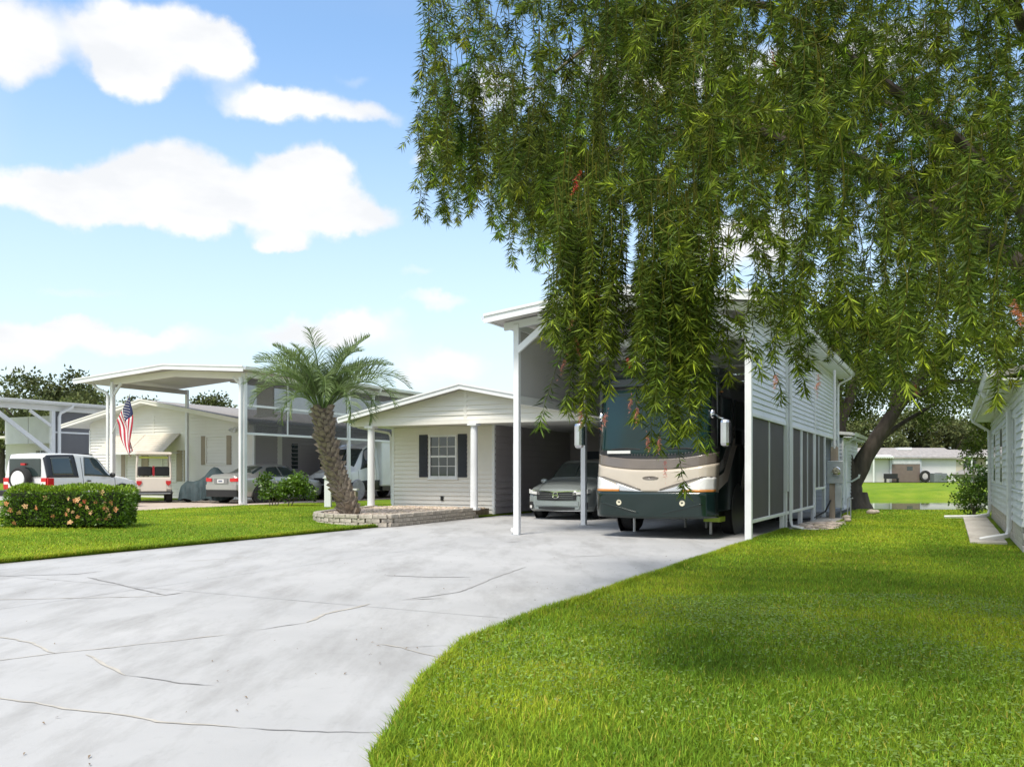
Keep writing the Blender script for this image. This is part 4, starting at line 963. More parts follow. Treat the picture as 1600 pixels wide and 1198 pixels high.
for s_ in (-1, 1):
    x = s_*(HW+.004)
    def side(name, m, pts, o=.0, s_=s_):
        mb = MB(); n = len(pts); xs = s_*(HW+.003+o); mb.add([(xs, a, b) for a, b in pts]+[(s_*(HW-.01), a, b) for a, b in pts], [tuple(range(n)), tuple(range(n, 2*n))]+[(i, (i+1)%n, n+(i+1)%n, n+i) for i in range(n)]); return mb.build(name, m, rv)
    side('swoosh', beige_p, [(.45, 1.25), (.9, 1.34), (1.8, 2.05), (3.2, 2.5), (3.2, 2.40), (2.0, 1.85), (1.2, 1.15), (.45, .98)])
    side('swoosh', brown_p, [(.45, 1.52), (.8, 1.62), (1.6, 2.25), (2.8, 2.75), (2.8, 2.62), (1.75, 2.1), (.95, 1.44), (.45, 1.32)], .002)
    side('swoosh', beige_p, [(1.9, .8), (2.5, 1.05), (3.0, 1.7), (3.8, 2.1), (3.8, 2.02), (3.1, 1.55), (2.6, .85), (2.4, .55)], .002)
    for a, b in ((.62, 1.55), (1.9, 2.9), (4.2, 5.6), (6.6, 7.8)):
        w_ = side('side_window', ws_glass, [(a, 1.95), (b, 1.95), (b, 2.85), (a, 2.85)], .004); 
        fr_ = MB()
        for y0, y1, z0, z1 in ((a-.04, b+.04, 1.91, 1.95), (a-.04, b+.04, 2.85, 2.89), (a-.04, a, 1.95, 2.85), (b, b+.04, 1.95, 2.85)): fr_.box(min(s_*(HW+.001), s_*(HW+.015)), max(s_*(HW+.001), s_*(HW+.015)), y0, y1, z0, z1)
        fr_.build('window_frame', black, w_)
    for yw in (2.15, 8.6):
        arch(rv, s_*(HW+.002), yw, .50, .60); wheel(rv, s_*(HW-.16), yw, .50, .29, chrome, spokes=8)
    # mirrors on chrome arms
    arm = MB(); arm.tube([(s_*(HW-.12), .34, 2.46), (s_*(HW+.04), .10, 2.46), (s_*(HW+.12), .0, 2.40), (s_*(HW+.22), -.06, 2.37)], .028, 10); arm.ball((s_*(HW-.10), .33, 2.50), .06, .06, .10); a_ = arm.build('mirror_arm', chrome, rv, smooth=True)
    h_ = MB().box(-.10, .10, -.09, .07, -.27, .27).build('mirror_housing', pm('mirror_chrome', (.55, .56, .58), .16, metal=1, var=.1), a_, bevel=.07); h_.location = (s_*(HW+.25), -.06, 2.10)
    MB().box(-.085, .085, .055, .075, -.2, .2).build('mirror_glass', glass_d, a_).location = (s_*(HW+.25), -.02, 2.10)
    MB().cyl((s_*.85, 1.5, .02), .03, .4, seg=8).build('levelling_jack', white2, rv); MB().cyl((s_*.25, 3.5, .02), .03, .4, seg=8).build('levelling_jack', white2, rv)
    MB().box(s_*HW-.02, s_*HW+.03, .62, .70, 2.95, 2.97).build('clearance_lamp', pm('amber_lamp', (.5, .18, .03), .3), rv)
    mb = MB()
    for sx in (-.35, .35): mb.box(sx-.3, sx+.3, 3.0, 4.2, 3.5, 3.8) if s_ > 0 else None
    if mb.v: mb.build('roof_air_unit', white2, rv, bevel=.05)
MB().box(HW-.40, HW-.06, .80, 1.25, .32, .42).build('entry_step', pm('lime_step', (.30, .42, .04), .6), rv)

# ------------------------------------------------ minivan in the house carport bay
grn_grey = pm('grey_green_metallic', (.33, .37, .37), .28, metal=.5, var=.04, coat=.6)
mv = lot_thing('minivan', 'grey-green minivan parked nose out in the house carport', 'minivan', -1.62, 5.75)
L_ = Loft([(0, ring(.30, .72, .66, .56, .76)), (.12, ring(.24, .90, .76, .66, .87)), (.45, ring(.22, .98, .88, .72, .98)), (1.0, ring(.22, .995, .98, .78, 1.09)), (1.25, ring(.22, .995, 1.02, .78, 1.17)), (2.05, ring(.22, .995, 1.06, .70, 1.63)), (2.5, ring(.22, .995, 1.07, .70, 1.71)),
            (3.6, ring(.22, .995, 1.08, .70, 1.74)), (4.7, ring(.24, .98, 1.08, .68, 1.70)), (5.05, ring(.26, .95, 1.05, .70, 1.40)), (5.2, ring(.30, .90, .98, .75, 1.02))])
L_.body('body', grn_grey, mv)
L_.patch('windscreen', glass_d, mv, 1.30, 1.98, 5.05, 7, off=.008, ny=18)
L_.patch('side_window', glass_d, mv, 1.75, 2.9, 4.15, 4.92, y0b=2.15); L_.patch('side_window', glass_d, mv, 2.98, 4.6, 4.15, 4.92)
mfy = lambda x: float(np.interp(abs(x), [0, .6, .75, .90, .98], [-.035, -.005, .02, .12, .45]))
conform('grille', black, mv, strips(-.60, .60, lambda x: .54+.03*abs(x), lambda x: .80-.02*abs(x)), mfy, .02)
for z in (.60, .66, .72): conform('grille_bar', pm('dark_chrome', (.25, .26, .27), .2, metal=.8), mv, strips(-.52, .52, lambda x: z, lambda x: z+.012), mfy, .028)
conform('chrome_wing', chrome, mv, strips(-.74, .74, lambda x: .775+.05*abs(x), lambda x: .80+.05*abs(x)), mfy, .032)
conform('lower_intake', black, mv, strips(-.55, .55, lambda x: .28+.05*abs(x), lambda x: .37-.02*abs(x)), mfy, .012)
conform('bumper_lip', chrome, mv, strips(-.80, .80, lambda x: .245+.02*abs(x), lambda x: .258+.02*abs(x)), mfy, .014)
conform('number_plate_bar', grn_grey, mv, strips(-.66, .66, lambda x: .40, lambda x: .53), mfy, .03)
for s_ in (-1, 1):
    h_ = conform('headlamp', lamp_lens, mv, strips(s_*.50, s_*.93, lambda x: .70+.10*(abs(x)-.5), lambda x: .765+.24*(abs(x)-.5)), mfy, .02)
    conform('lamp_lower_strip', black, h_, strips(s_*.50, s_*.93, lambda x: .685+.10*(abs(x)-.5), lambda x: .70+.10*(abs(x)-.5)), mfy, .024)  # black strip along the lower edge of the headlamp
    f_ = conform('fog_lamp', black, mv, strips(s_*.74, s_*.90, lambda x: .30, lambda x: .50), mfy, .015); conform('fog_lens', lamp_lens, f_, strips(s_*.77, s_*.86, lambda x: .32, lambda x: .40), mfy, .022)
    m_ = MB(); m_.ball((s_*1.09, 1.55, 1.08), .12, .07, .08, 12, 8); m_.build('door_mirror', grn_grey, mv, smooth=True)
    for yw in (.98, 3.98): arch(mv, s_*.985, yw, .33, .40); wheel(mv, s_*.90, yw, .34, .22, steel)
# H-shaped badge
bd = MB()
for sx in (-1, 1): bd.bar((sx*.055, -.075, .625), (sx*.065, -.075, .755), .022, .02, up=(0, 1, 0))
bd.box(-.05, .05, -.085, -.065, .68, .70); bd.build('badge', chrome, mv)
bo = MB(); bo.tube([(.095*math.cos(a), -.07, .69+.085*math.sin(a)) for a in np.linspace(0, 2*math.pi, 17)], .010, 6); bo.build('badge_ring', chrome, mv, smooth=True)

# ------------------------------------------------ white two-door off-roader, back towards the street
wp = pm('white_car_paint', (.72, .73, .74), .25, var=.02, coat=.6)
navy = pm('navy_canopy', (.02, .024, .035), .45, var=.1)
sv = lot_thing('off_roader', 'white two-door off-roader with a dark canopy behind the hedge', 'car', -16.65, .15, .19, R(9))
L_ = Loft([(0, ring(.48, .82, .98, .64, 1.60)), (.10, ring(.42, .85, .99, .69, 1.70)), (1.0, ring(.40, .855, .99, .70, 1.73)), (1.7, ring(.40, .855, .98, .70, 1.71)), (2.05, ring(.40, .855, .97, .68, 1.65)), (2.75, ring(.40, .855, .98, .72, 1.10)), (2.95, ring(.40, .85, .96, .72, 1.05)), (3.55, ring(.42, .84, .88, .70, .97)), (3.82, ring(.46, .78, .78, .62, .84)), (3.92, ring(.52, .66, .70, .5, .74))])
L_.body('body', wp, sv)
L_.patch('canopy_side', navy, sv, .02, 1.22, 4.0, 5.12, y1b=1.12, off=.010); L_.patch('canopy_window', glass_d, sv, .22, 1.02, 4.15, 4.88, off=.022, y1b=.95)
L_.patch('door_window', glass_d, sv, 1.45, 2.68, 4.12, 4.95, y0b=1.52, y1b=2.08, off=.010)
L_.patch('windscreen', glass_d, sv, 2.12, 2.70, 5.1, 7, off=.008)
L_.patch('door_seam', black, sv, 1.38, 1.392, 2.1, 4.9, off=.004, ny=3, nt=14); L_.patch('door_seam', black, sv, 2.72, 2.732, 2.1, 4.1, off=.004, ny=3, nt=14)
L_.patch('sill', black, sv, .3, 3.4, 1.7, 2.2, off=.02)
# tailgate: dark glass, spare wheel, lamps, bumper, plate
MB().box(-.60, .60, -.035, -.002, 1.02, 1.56).build('rear_window', glass_d, sv, bevel=.02)
MB().box(-.86, .86, -.16, .08, .42, .60).build('rear_bumper', black, sv, bevel=.03)
for s_ in (-1, 1):
    t_ = MB().box(s_*.72-.10, s_*.72+.10, -.03, .10, .62, .98).build('tail_lamp', red_lens, sv, bevel=.015); MB().box(s_*.72-.085, s_*.72+.085, -.036, -.02, .78, .86).build('reverse_lens', lamp_lens, t_)
    MB().box(s_*.845-.012, s_*.845+.03, -.01, .22, .64, .97).build('tail_lamp', red_lens, sv, bevel=.01)
    for yw in (.78, 3.05): arch(sv, s_*.85, yw, .36, .43); wheel(sv, s_*.80, yw, .36, .24, steel)
    m_ = MB(); m_.ball((s_*1.0, 2.45, 1.06), .11, .06, .085); m_.build('door_mirror', black, sv, smooth=True)
    MB().box(s_*.87-.012, s_*.87+.012, 1.52, 1.68, .86, .90).build('door_handle', black, sv, bevel=.008)
    MB().box(s_*.60-.02, s_*.60+.02, 1.2, 2.0, 1.70, 1.735).build('roof_rail', black, sv)
sp = MB(); sp.lathe([(-.26, .20), (-.27, .33), (-.22, .37), (-.08, .37), (-.03, .30)], 1, (-.02, 0, .93), 28); sp_ = sp.build('spare_wheel', rubber, sv, smooth=True)
MB().lathe([(-.262, 0), (-.285, .02), (-.285, .24), (-.255, .27)], 1, (-.02, 0, .93), 28).build('spare_wheel_cover', wp, sp_, smooth=True)
MB().box(-.08, .08, -.10, -.03, 1.36, 1.42).build('high_brake_lamp', red_lens, sv); MB().box(-.62, -.36, -.045, -.03, .68, .82).build('number_plate', white2, sv)

# ------------------------------------------------ silver sedan, back towards the street
slv = pm('silver_metallic', (.46, .455, .44), .3, metal=.6, var=.03, coat=.5)
sd_ = lot_thing('sedan', 'silver sedan under the neighbour carport, tail lamps towards the street', 'car', -15.95, 7.35, .18)
L_ = Loft([(0, ring(.36, .74, .82, .62, 1.00)), (.12, ring(.30, .87, .90, .66, 1.075)), (.5, ring(.24, .92, .94, .66, 1.10)), (.85, ring(.22, .93, .95, .64, 1.13)), (1.65, ring(.2, .93, .96, .56, 1.40)), (2.25, ring(.2, .93, .95, .56, 1.46)), (2.9, ring(.2, .93, .94, .56, 1.43)), (3.75, ring(.2, .92, .92, .62, 1.04)), (4.5, ring(.2, .90, .82, .62, .90)), (4.8, ring(.24, .80, .72, .55, .78)), (4.92, ring(.30, .6, .6, .4, .64))])
L_.body('body', slv, sd_)
L_.patch('rear_window', glass_d, sd_, .92, 1.58, 5.05, 7, off=.008); L_.patch('side_window', glass_d, sd_, 1.35, 2.3, 4.12, 4.93, y0b=1.75); L_.patch('side_window', glass_d, sd_, 2.36, 3.5, 4.12, 4.93, y1b=2.95)
L_.patch('window_trim', chrome, sd_, 1.2, 3.55, 4.02, 4.10, off=.010, nt=4); L_.patch('windscreen', glass_d, sd_, 3.0, 3.68, 5.05, 7, off=.008)
sfy = lambda x: float(np.interp(abs(x), [0, .74, .84, .92], [-.03, .0, .08, .5]))
conform('lower_bumper', black, sd_, strips(-.90, .90, lambda x: .25, lambda x: .50), sfy, .02); conform('bumper', slv, sd_, strips(-.90, .90, lambda x: .52, lambda x: .70), sfy, .035)
conform('plate_recess', pm('recess_grey', (.20, .20, .195), .5), sd_, strips(-.34, .34, lambda x: .74, lambda x: .93), sfy, .012); conform('number_plate', white2, sd_, strips(-.16, .16, lambda x: .76, lambda x: .90), sfy, .02)
conform('plate_lettering', pm('plate_ink', (.12, .14, .2), .6), sd_, strips(-.10, .10, lambda x: .80, lambda x: .86), sfy, .024)
for s_ in (-1, 1):
    conform('tail_lamp', red_lens, sd_, strips(s_*.46, s_*.90, lambda x: .80+.02*abs(x), lambda x: .90+.07*abs(x)), sfy, .022)
    for yw in (1.05, 3.9): arch(sd_, s_*.925, yw, .32, .38); wheel(sd_, s_*.85, yw, .33, .21, steel)
    m_ = MB(); m_.ball((s_*1.0, 3.25, .98), .09, .06, .07); m_.build('door_mirror', slv, sd_, smooth=True)

# ------------------------------------------------ white cab van, nose out
vn = lot_thing('camper_van', 'white camper van nose out under the neighbour carport behind the palm', 'van', -15.25, 12.4, .18)
L_ = Loft([(0, ring(.48, .70, .82, .52, .95)), (.14, ring(.38, .92, .98, .66, 1.12)), (.6, ring(.34, .99, 1.12, .78, 1.28)), (.95, ring(.34, 1.0, 1.2, .80, 1.42)), (1.75, ring(.34, 1.0, 1.3, .74, 2.20)), (2.3, ring(.34, 1.0, 1.3, .80, 2.42)), (3.0, ring(.34, 1.0, 1.3, .80, 2.46))])
L_.body('cab', wp, vn); L_.patch('windscreen', glass_d, vn, 1.0, 1.72, 5.05, 7, off=.008); L_.patch('door_window', glass_d, vn, 1.25, 2.3, 4.1, 4.95, y0b=1.75)
L_.patch('door_seam', black, vn, 1.10, 1.112, 2.1, 4.0, off=.004, ny=3); L_.patch('door_seam', black, vn, 2.38, 2.392, 2.1, 4.9, off=.004, ny=3)
L_.patch('lower_trim', black, vn, .0, 2.9, 1.6, 3.0, off=.012)
MB().box(-1.14, 1.14, 2.6, 7.6, .55, 2.75).build('box_body', white, vn, bevel=.06); MB().box(-1.1, 1.1, 2.7, 7.5, .35, .55).build('underbody', black, vn)
vfy = lambda x: float(np.interp(abs(x), [0, .70, .92], [-.03, 0, .14]))
conform('bumper', black, vn, strips(-.92, .92, lambda x: .36, lambda x: .62), vfy, .04); conform('grille', black, vn, strips(-.5, .5, lambda x: .68, lambda x: .92), vfy, .02)
for s_ in (-1, 1):
    conform('headlamp', lamp_lens, vn, strips(s_*.56, s_*.93, lambda x: .72+.15*(abs(x)-.56), lambda x: .90+.5*(abs(x)-.56)), vfy, .03)
    for yw in (1.0, 5.6): arch(vn, s_*.992, yw, .36, .44); wheel(vn, s_*.92, yw, .36, .24, steel)
    m_ = MB(); m_.ball((s_*1.18, 1.35, 1.52), .10, .08, .17); m_.build('door_mirror', black, vn, smooth=True); MB().box(s_*1.0-.015, s_*1.0+.015, 2.1, 2.25, 1.08, 1.12).build('door_handle', black, vn)
    mb = MB(); mb.lathe([(0, .0), (.02*s_, .0), (.06*s_, .30), (.045*s_, .42), (0, .45)], 0, (s_*1.04, 1.0, .42), 18); cv = mb.build('wheel_cover', pm('grey_wheel_cloth', (.33, .32, .34), .8, var=.2, scale=6, bump=.5, bscale=9), vn, smooth=True)

# ------------------------------------------------ golf cart, back towards us
gcx, gcy = -13.6, 33.0
gc = thing('golf_cart', 'beige golf cart with black seats between the white car and the covered motorcycle', 'golf cart', (gcx, gcy, .185), R(24)); gc.scale = (1.12, 1.1, 1.04)
cb = pm('golf_cart_beige', (.60, .54, .46), .35, var=.03, coat=.3)
mb = MB(); mb.prism([(0, .50), (.06, .92), (.55, .95), (.62, .62), (.75, .46), (1.45, .40), (1.75, .46), (1.95, .80), (2.25, .86), (2.38, .60), (2.36, .34), (1.5, .24), (.1, .30)], 0, -.56, .56); mb.build('body', cb, gc, bevel=.035)
MB().prism([(-.015, .42), (.025, .84), (.04, .84), (.0, .42)], 0, -.40, .40).build('rear_panel', cb, gc)
MB().box(-.60, .60, -.10, .02, .30, .40).build('rear_bumper', black, gc, bevel=.02); MB().box(-.52, .52, -.13, -.10, .325, .355).build('bumper_bar', steel, gc)
for s_ in (-1, 1):
    MB().prism([(s_*.46-.08, .80), (s_*.46+.08, .80), (s_*.46+.08, .70), (s_*.46, .62), (s_*.46-.08, .70)], 1, -.02, .06).build('tail_lamp', red_lens, gc)
    MB().tube([(s_*.54, .10, .85), (s_*.53, .13, 1.4), (s_*.50, .22, 1.80)], .03, 8).build('roof_post', cb, gc, smooth=True); MB().tube([(s_*.54, 1.95, .80), (s_*.53, 1.75, 1.3), (s_*.50, 1.55, 1.80)], .025, 8).build('roof_post', cb, gc, smooth=True)
    for yw in (.42, 2.0): wheel(gc, s_*.50, yw, .23, .20, white2)
mb = MB(); mb.prism([(.02, 1.76), (.05, 1.84), (.9, 1.88), (1.75, 1.84), (1.82, 1.76), (1.7, 1.75), (.15, 1.75)], 0, -.58, .58); mb.build('roof', cb, gc, bevel=.03)
for s_ in (-1, 1): MB().box(s_*.27-.24, s_*.27+.24, .40, .52, .98, 1.32).build('seat_back', black, gc, bevel=.05)
MB().box(-.035, .035, .385, .41, .97, 1.34).build('seat_stripe', pm('red_strap', (.5, .02, .03), .6), gc); MB().box(-.52, .52, .52, 1.05, .78, .90).build('seat_cushion', black, gc, bevel=.04)
MB().box(-.45, .45, .14, .17, 1.62, 1.68).build('roof_strap', pm('lime_strap', (.45, .50, .08), .6), gc); MB().tube([(-.28, 1.5, 1.05), (-.28, 1.75, .8)], .02, 6).build('steering_column', black, gc)
MB().tube([(-.28+.17*math.cos(a), 1.5+.06*math.sin(a), 1.05+.16*math.sin(a)) for a in np.linspace(0, 6.283, 15)], .016, 6).build('steering_wheel', black, gc, smooth=True)

# ------------------------------------------------ motorcycle under a cover
mc = thing('covered_motorcycle', 'motorcycle under a dark teal cover between golf cart and sedan', 'motorcycle', (-11.85, 33.6, .185), R(-8))
prof = np.array([(-1.05, .40), (-.95, .66), (-.75, .82), (-.5, .80), (-.25, .86), (0, 1.02), (.22, 1.28), (.35, 1.36), (.5, 1.33), (.68, 1.16), (.86, 1.05), (.98, .75), (1.02, .5)])
ny, nt = 60, 26; V, F = [], []
for i, x in enumerate(np.linspace(-1.05, 1.02, ny)):
    zt = np.interp(x, prof[:, 0], prof[:, 1]); wd = .22+.20*min(1, (1.05-abs(x))*2.5)
    for j in range(nt):
        a = math.pi*j/(nt-1); cc, ss = math.cos(a), math.sin(a); low = .10+.05*math.sin(x*7)
        z = low+(zt-low)*max(0, ss)**.55; fold = .035*math.sin(x*16+z*5+1.2*math.sin(x*5))*(1-ss)**.5+.02*math.sin(x*31+3*z)*(1-ss)
        y = cc*(wd*(1-.35*ss)+fold); V.append((x+.04*math.sin(z*6)*(1-ss), y, z))
for i in range(ny-1):
    for j in range(nt-1): F.append((i*nt+j, (i+1)*nt+j, (i+1)*nt+j+1, i*nt+j+1))
F += [tuple(range(nt)), tuple((ny-1)*nt+j for j in range(nt))]
mb = MB(); mb.add(V, F); mb.build('cover', pm('teal_cover_cloth', (.030, .052, .058), .75, var=.2, scale=5, bump=.25, bscale=14), mc, smooth=True)
for x in (-.72, .72):
    t = MB(); t.lathe([(-.06, .17), (-.06, .26), (0, .30), (.06, .26), (.06, .17), (-.06, .17)], 1, (x, 0, .30), 20); w_ = t.build('wheel', rubber, mc, smooth=True); MB().lathe([(-.02, .17), (.02, .17), (.02, .02), (-.02, .02), (-.02, .17)], 1, (x, 0, .30), 14).build('rim', chrome, w_)

# ------------------------------------------------ flag on the carport post
fg = lot_thing('flag', 'striped flag with a blue starred canton on the neighbour carport post', 'flag', NL+.15, 6.45, 0)
f_red = pm('flag_red', (.40, .015, .035), .75, var=.1); f_white = pm('flag_white', (.66, .64, .63), .75, var=.06); f_blue = pm('flag_blue', (.014, .022, .085), .75, var=.1)
mb = MB(); mb.tube([(0, 0, 2.85), (.6, -.10, 3.55), (1.25, -.2, 4.32)], .018, 8); mb.build('flag_pole', white2, fg, smooth=True)
def flag_pt(a, b):
    """a along the hoist (0 top .. 1), b along the fly 0..1: cloth hangs from the slanting pole"""
    hx, hz = 1.22-.80*a, 4.28-.95*a; dz = 1.95*b; sway = .10*math.sin(b*5+a*2)*b
    x = hx+(.16-.05*a)*b+.62*a*b+sway*.6; y = -.2+.08*a+.09*math.sin(a*9+b*4)*min(1, b*3); return (x, y, hz-dz*(1-.28*a))
def flag_patch(name, m, a0, a1, b0, b1, parent=fg, off=0):
    n, k = 4, 16; V = [flag_pt(a0+(a1-a0)*i/(n-1), b0+(b1-b0)*j/(k-1)) for i in range(n) for j in range(k)]
    mb = MB(); mb.add([(x, y-off, z) for x, y, z in V], [(i*k+j, i*k+j+1, (i+1)*k+j+1, (i+1)*k+j) for i in range(n-1) for j in range(k-1)]); o = mb.build(name, m, parent, smooth=True); s_ = o.modifiers.new('thick', 'SOLIDIFY'); s_.thickness = .004; return o
for i in range(13):
    flag_patch('stripe', f_red if i % 2 == 0 else f_white, i/13, (i+1)/13, .38 if i < 7 else 0, 1)
cn = flag_patch('canton', f_blue, 0, 7/13, 0, .38)
mb = MB()
for r_ in range(5):
    for c2 in range(6):
        for dd in (0, 1):
            if dd and (r_ == 4 or c2 == 5): continue
            x, y, z = flag_pt((.6+r_+dd*.5)/5.4*7/13, (.5+c2+dd*.5)/6.4*.38); mb.add([(x+.022*math.cos(q), y-.008-.002*(k%2), z+.022*math.sin(q)) for k, q in enumerate(np.arange(5)*4*math.pi/5+1.57)], [(0, 1, 2, 3, 4)])
mb.build('stars', f_white, cn)
# ================================================================== VEGETATION
leaf_brush = pm('bottlebrush_leaf', (.066, .108, .015), .50, var=.2, scale=2, trans=.24, attr='tint', spec=.12)
leaf_oak = pm('oak_leaf', (.075, .115, .022), .55, var=.2, scale=1.5, trans=.22, attr='tint', spec=.12)
leaf_far = pm('far_tree_leaf', (.085, .11, .045), .7, var=.2, scale=.5, trans=.15, attr='tint', spec=.2)
leaf_hedge = pm('hedge_leaf', (.075, .15, .015), .36, var=.2, scale=4, trans=.25, attr='tint', spec=.5)
leaf_palm = pm('palm_leaflet', (.145, .215, .08), .5, var=.15, scale=3, trans=.25, attr='tint', spec=.4)
bark = pm('grey_brown_bark', (.085, .068, .055), .95, var=.35, scale=6, bump=.9, bscale=14, stretch=(1, 1, .35))
twig_m = pm('pale_twig', (.26, .21, .15), .85, var=.25, scale=10)
LEAF = np.array([(0, 0, 0), (.5, .38, .05), (0, 1, 0), (-.5, .38, .05)])           # folded lance, x width, y length
def frames(d, roll):
    """orthonormal frames (n,3,3) whose y axis is d"""
    d = d/np.linalg.norm(d, axis=1, keepdims=True); a = np.where(np.abs(d[:, 2:3]) < .9, [[0, 0, 1.]], [[1., 0, 0]]); x = np.cross(d, a); x /= np.linalg.norm(x, axis=1, keepdims=True); z = np.cross(x, d)
    c, s = np.cos(roll)[:, None], np.sin(roll)[:, None]; return np.stack([x*c+z*s, d, z*c-x*s], 1)
def leaves(pos, d, length, width, tint, roll=None, shape=LEAF):
    n = len(pos); roll = rng.uniform(0, 6.283, n) if roll is None else roll; Fm = frames(np.asarray(d, float), roll)
    L = np.broadcast_to(np.asarray(length, float), (n,)); Wd = np.broadcast_to(np.asarray(width, float), (n,))
    loc = shape[None]*np.stack([Wd, L, Wd], 1)[:, None]; V = np.einsum('nkj,nji->nki', loc, Fm)+np.asarray(pos)[:, None]
    k = len(shape); idx = np.arange(n)[:, None]*k
    F = np.concatenate([idx+np.array([[0, 1, 2]]), idx+np.array([[0, 2, 3]])]) if k == 4 else None
    return V.reshape(-1, 3), F, np.repeat(tint, k, 0)
def green_tint(n, base=1., spread=.25, yellow=.2):
    b = rng.normal(base, spread, n).clip(.35, 2.2); y = rng.uniform(0, yellow, n); return np.stack([b*(1+y*1.6), b*(1+y*.7), b*(1-.3*y)], 1)
def stack(parts):
    V, F, T = [], [], []; k = 0
    for v, f, t in parts: V.append(v); F.append(f+k); T.append(t); k += len(v)
    return np.vstack(V), np.vstack(F), np.vstack(T)
def tube_np(pts, r, seg=5, tint=(1, 1, 1)):
    mb = MB(); mb.tube(pts, r, seg, cap=False); F = []
    for q in mb.f: F += [(q[0], q[1], q[2]), (q[0], q[2], q[3])]
    return np.array(mb.v, float), np.array(F), np.tile(np.array(tint, float), (len(mb.v), 1))

# ------------------------------------------------ grass blades
def in_bed(u, v):
    return np.array([inside(a, b, [(cx_+(p-cx_)*1.05, cy_+(q-cy_)*1.05) for p, q in inner]) for a, b in zip(u, v)]) if len(u) else np.zeros(0, bool)
def grass(name, x, y, h, w, parent=None, shade=1.):
    n = len(x); z = land(x, y)-.004
    pos = np.stack([x, y, z], 1); ang = rng.uniform(0, 6.283, n); lean = rng.uniform(.15, .95, n)
    d1 = np.stack([np.cos(ang)*lean*.6, np.sin(ang)*lean*.6, np.ones(n)], 1); d2 = np.stack([np.cos(ang)*lean*1.7, np.sin(ang)*lean*1.7, np.ones(n)*.75], 1)
    side = np.stack([-np.sin(ang), np.cos(ang), np.zeros(n)], 1)*(w/2)[:, None]
    m_ = pos+d1*(h*.5)[:, None]; t_ = m_+d2*(h*.5)[:, None]
    V = np.stack([pos-side, pos+side, m_+side*.8, m_-side*.8, t_], 1).reshape(-1, 3); i = np.arange(n)[:, None]*5
    F = np.concatenate([i+[[0, 1, 2]], i+[[0, 2, 3]], i+[[3, 2, 4]]])
    big = np.sin(x*1.1+.7*np.sin(y*.9))*np.sin(y*.8+.5*np.sin(x*1.3))+.6*np.sin(x*3.1+y*2.3)*np.sin(y*3.7-x)
    b = (rng.normal(1.0, .26, n)+.16*big).clip(.4, 1.8)*shade; yl = (.32+.32*big+rng.normal(0, .22, n)).clip(0, .9)
    T = np.stack([b*(.85+.75*yl), b*(1+.18*yl), b*(1-.1*yl)], 1)
    dry = rng.random(n) < .05+.05*(big > .5); T[dry] = np.array([2.6, 1.5, 3.0])*rng.uniform(.6, 1.1, (dry.sum(), 1))
    return np_mesh(name, V, F, grass_m, parent, tint=np.repeat(T, 5, 0), kind='stuff')
grass_m = pm('grass_blade', (.215, .325, .030), .55, var=.1, scale=2, trans=.38, attr='tint', spec=.08)
def sample_lawn(y0, y1, dens, xl, xr, test):
    wmax = max(xr(y1)-xl(y1), xr(y0)-xl(y0)); n = int((y1-y0)*wmax*dens); y = rng.uniform(y0, y1, n); t = rng.random(n); lo = np.minimum(xl(y0), xl(y1))
    x = lo+t*wmax; k = (x > xl(y)) & (x < xr(y)); x, y = x[k], y[k]; u, v = toL(x, y); k = test(u, v); return x[k], y[k]
edge_v = np.arange(-16, 40, .05); edge_u = np.array([lawn_edge(v) for v in edge_v])
right_ok = lambda u, v: (u > np.interp(v, edge_v, edge_u)-.015) & (u < 8.75+5*(v < 1.0)+8*(v < -2)+30*(v > 16)) & (v > -15.4)
left_ok = lambda u, v: (u < -4.12) & (u > -13.5) & (v > -15.4) & (v < 9.4)
xs, ys, hh, ww = [], [], [], []
for y0, y1, dn, h0, h1, w0 in ((3.3, 5.5, 5200, .032, .068, .0055), (5.5, 8, 3400, .03, .062, .0065), (8, 11.5, 1700, .028, .055, .0085), (11.5, 17, 900, .026, .05, .012), (17, 27, 420, .025, .045, .017), (27, 37, 160, .025, .045, .03)):
    x, y = sample_lawn(y0, y1, dn, lambda q: -.62+0*q-.04*q, lambda q: .64*q+.3, right_ok); n = len(x)
    hh.append(rng.uniform(h0, h1, n)); ww.append(w0*rng.uniform(.7, 1.3, n)); xs.append(x); ys.append(y)
grass('lawn_grass', np.concatenate(xs), np.concatenate(ys), np.concatenate(hh), np.concatenate(ww))
# taller untrimmed fringe along the driveway edges
vv = rng.uniform(-15, 3.8, 26000); uu = np.interp(vv, edge_v, edge_u)+np.abs(rng.normal(0, .05, len(vv)))-.03
q = np.stack([P0[0]+uu*CA+vv*SA, P0[1]-uu*SA+vv*CA], 1); grass('lawn_edge_grass', q[:, 0], q[:, 1], rng.uniform(.03, .085, len(q)), rng.uniform(.005, .008, len(q)), shade=.95)
xs, ys = [], []
for y0, y1, dn in ((11, 17, 900), (17, 31, 480)):
    x, y = sample_lawn(y0, y1, dn, lambda q: -.62*q, lambda q: -.04*q-1.0, left_ok); xs.append(x); ys.append(y)
x, y = np.concatenate(xs), np.concatenate(ys); u, v = toL(x, y); k = ~in_bed(u, v); x, y = x[k], y[k]; n = len(x); grass('lawn_grass', x, y, rng.uniform(.025, .05, n), rng.uniform(.010, .02, n))
vv = rng.uniform(-12, .6, 16000); uu = -4.13-np.abs(rng.normal(0, .07, len(vv)))+.03
q = np.stack([P0[0]+uu*CA+vv*SA, P0[1]-uu*SA+vv*CA], 1); grass('lawn_edge_grass', q[:, 0], q[:, 1], rng.uniform(.03, .08, len(q)), rng.uniform(.008, .014, len(q)), shade=.85)
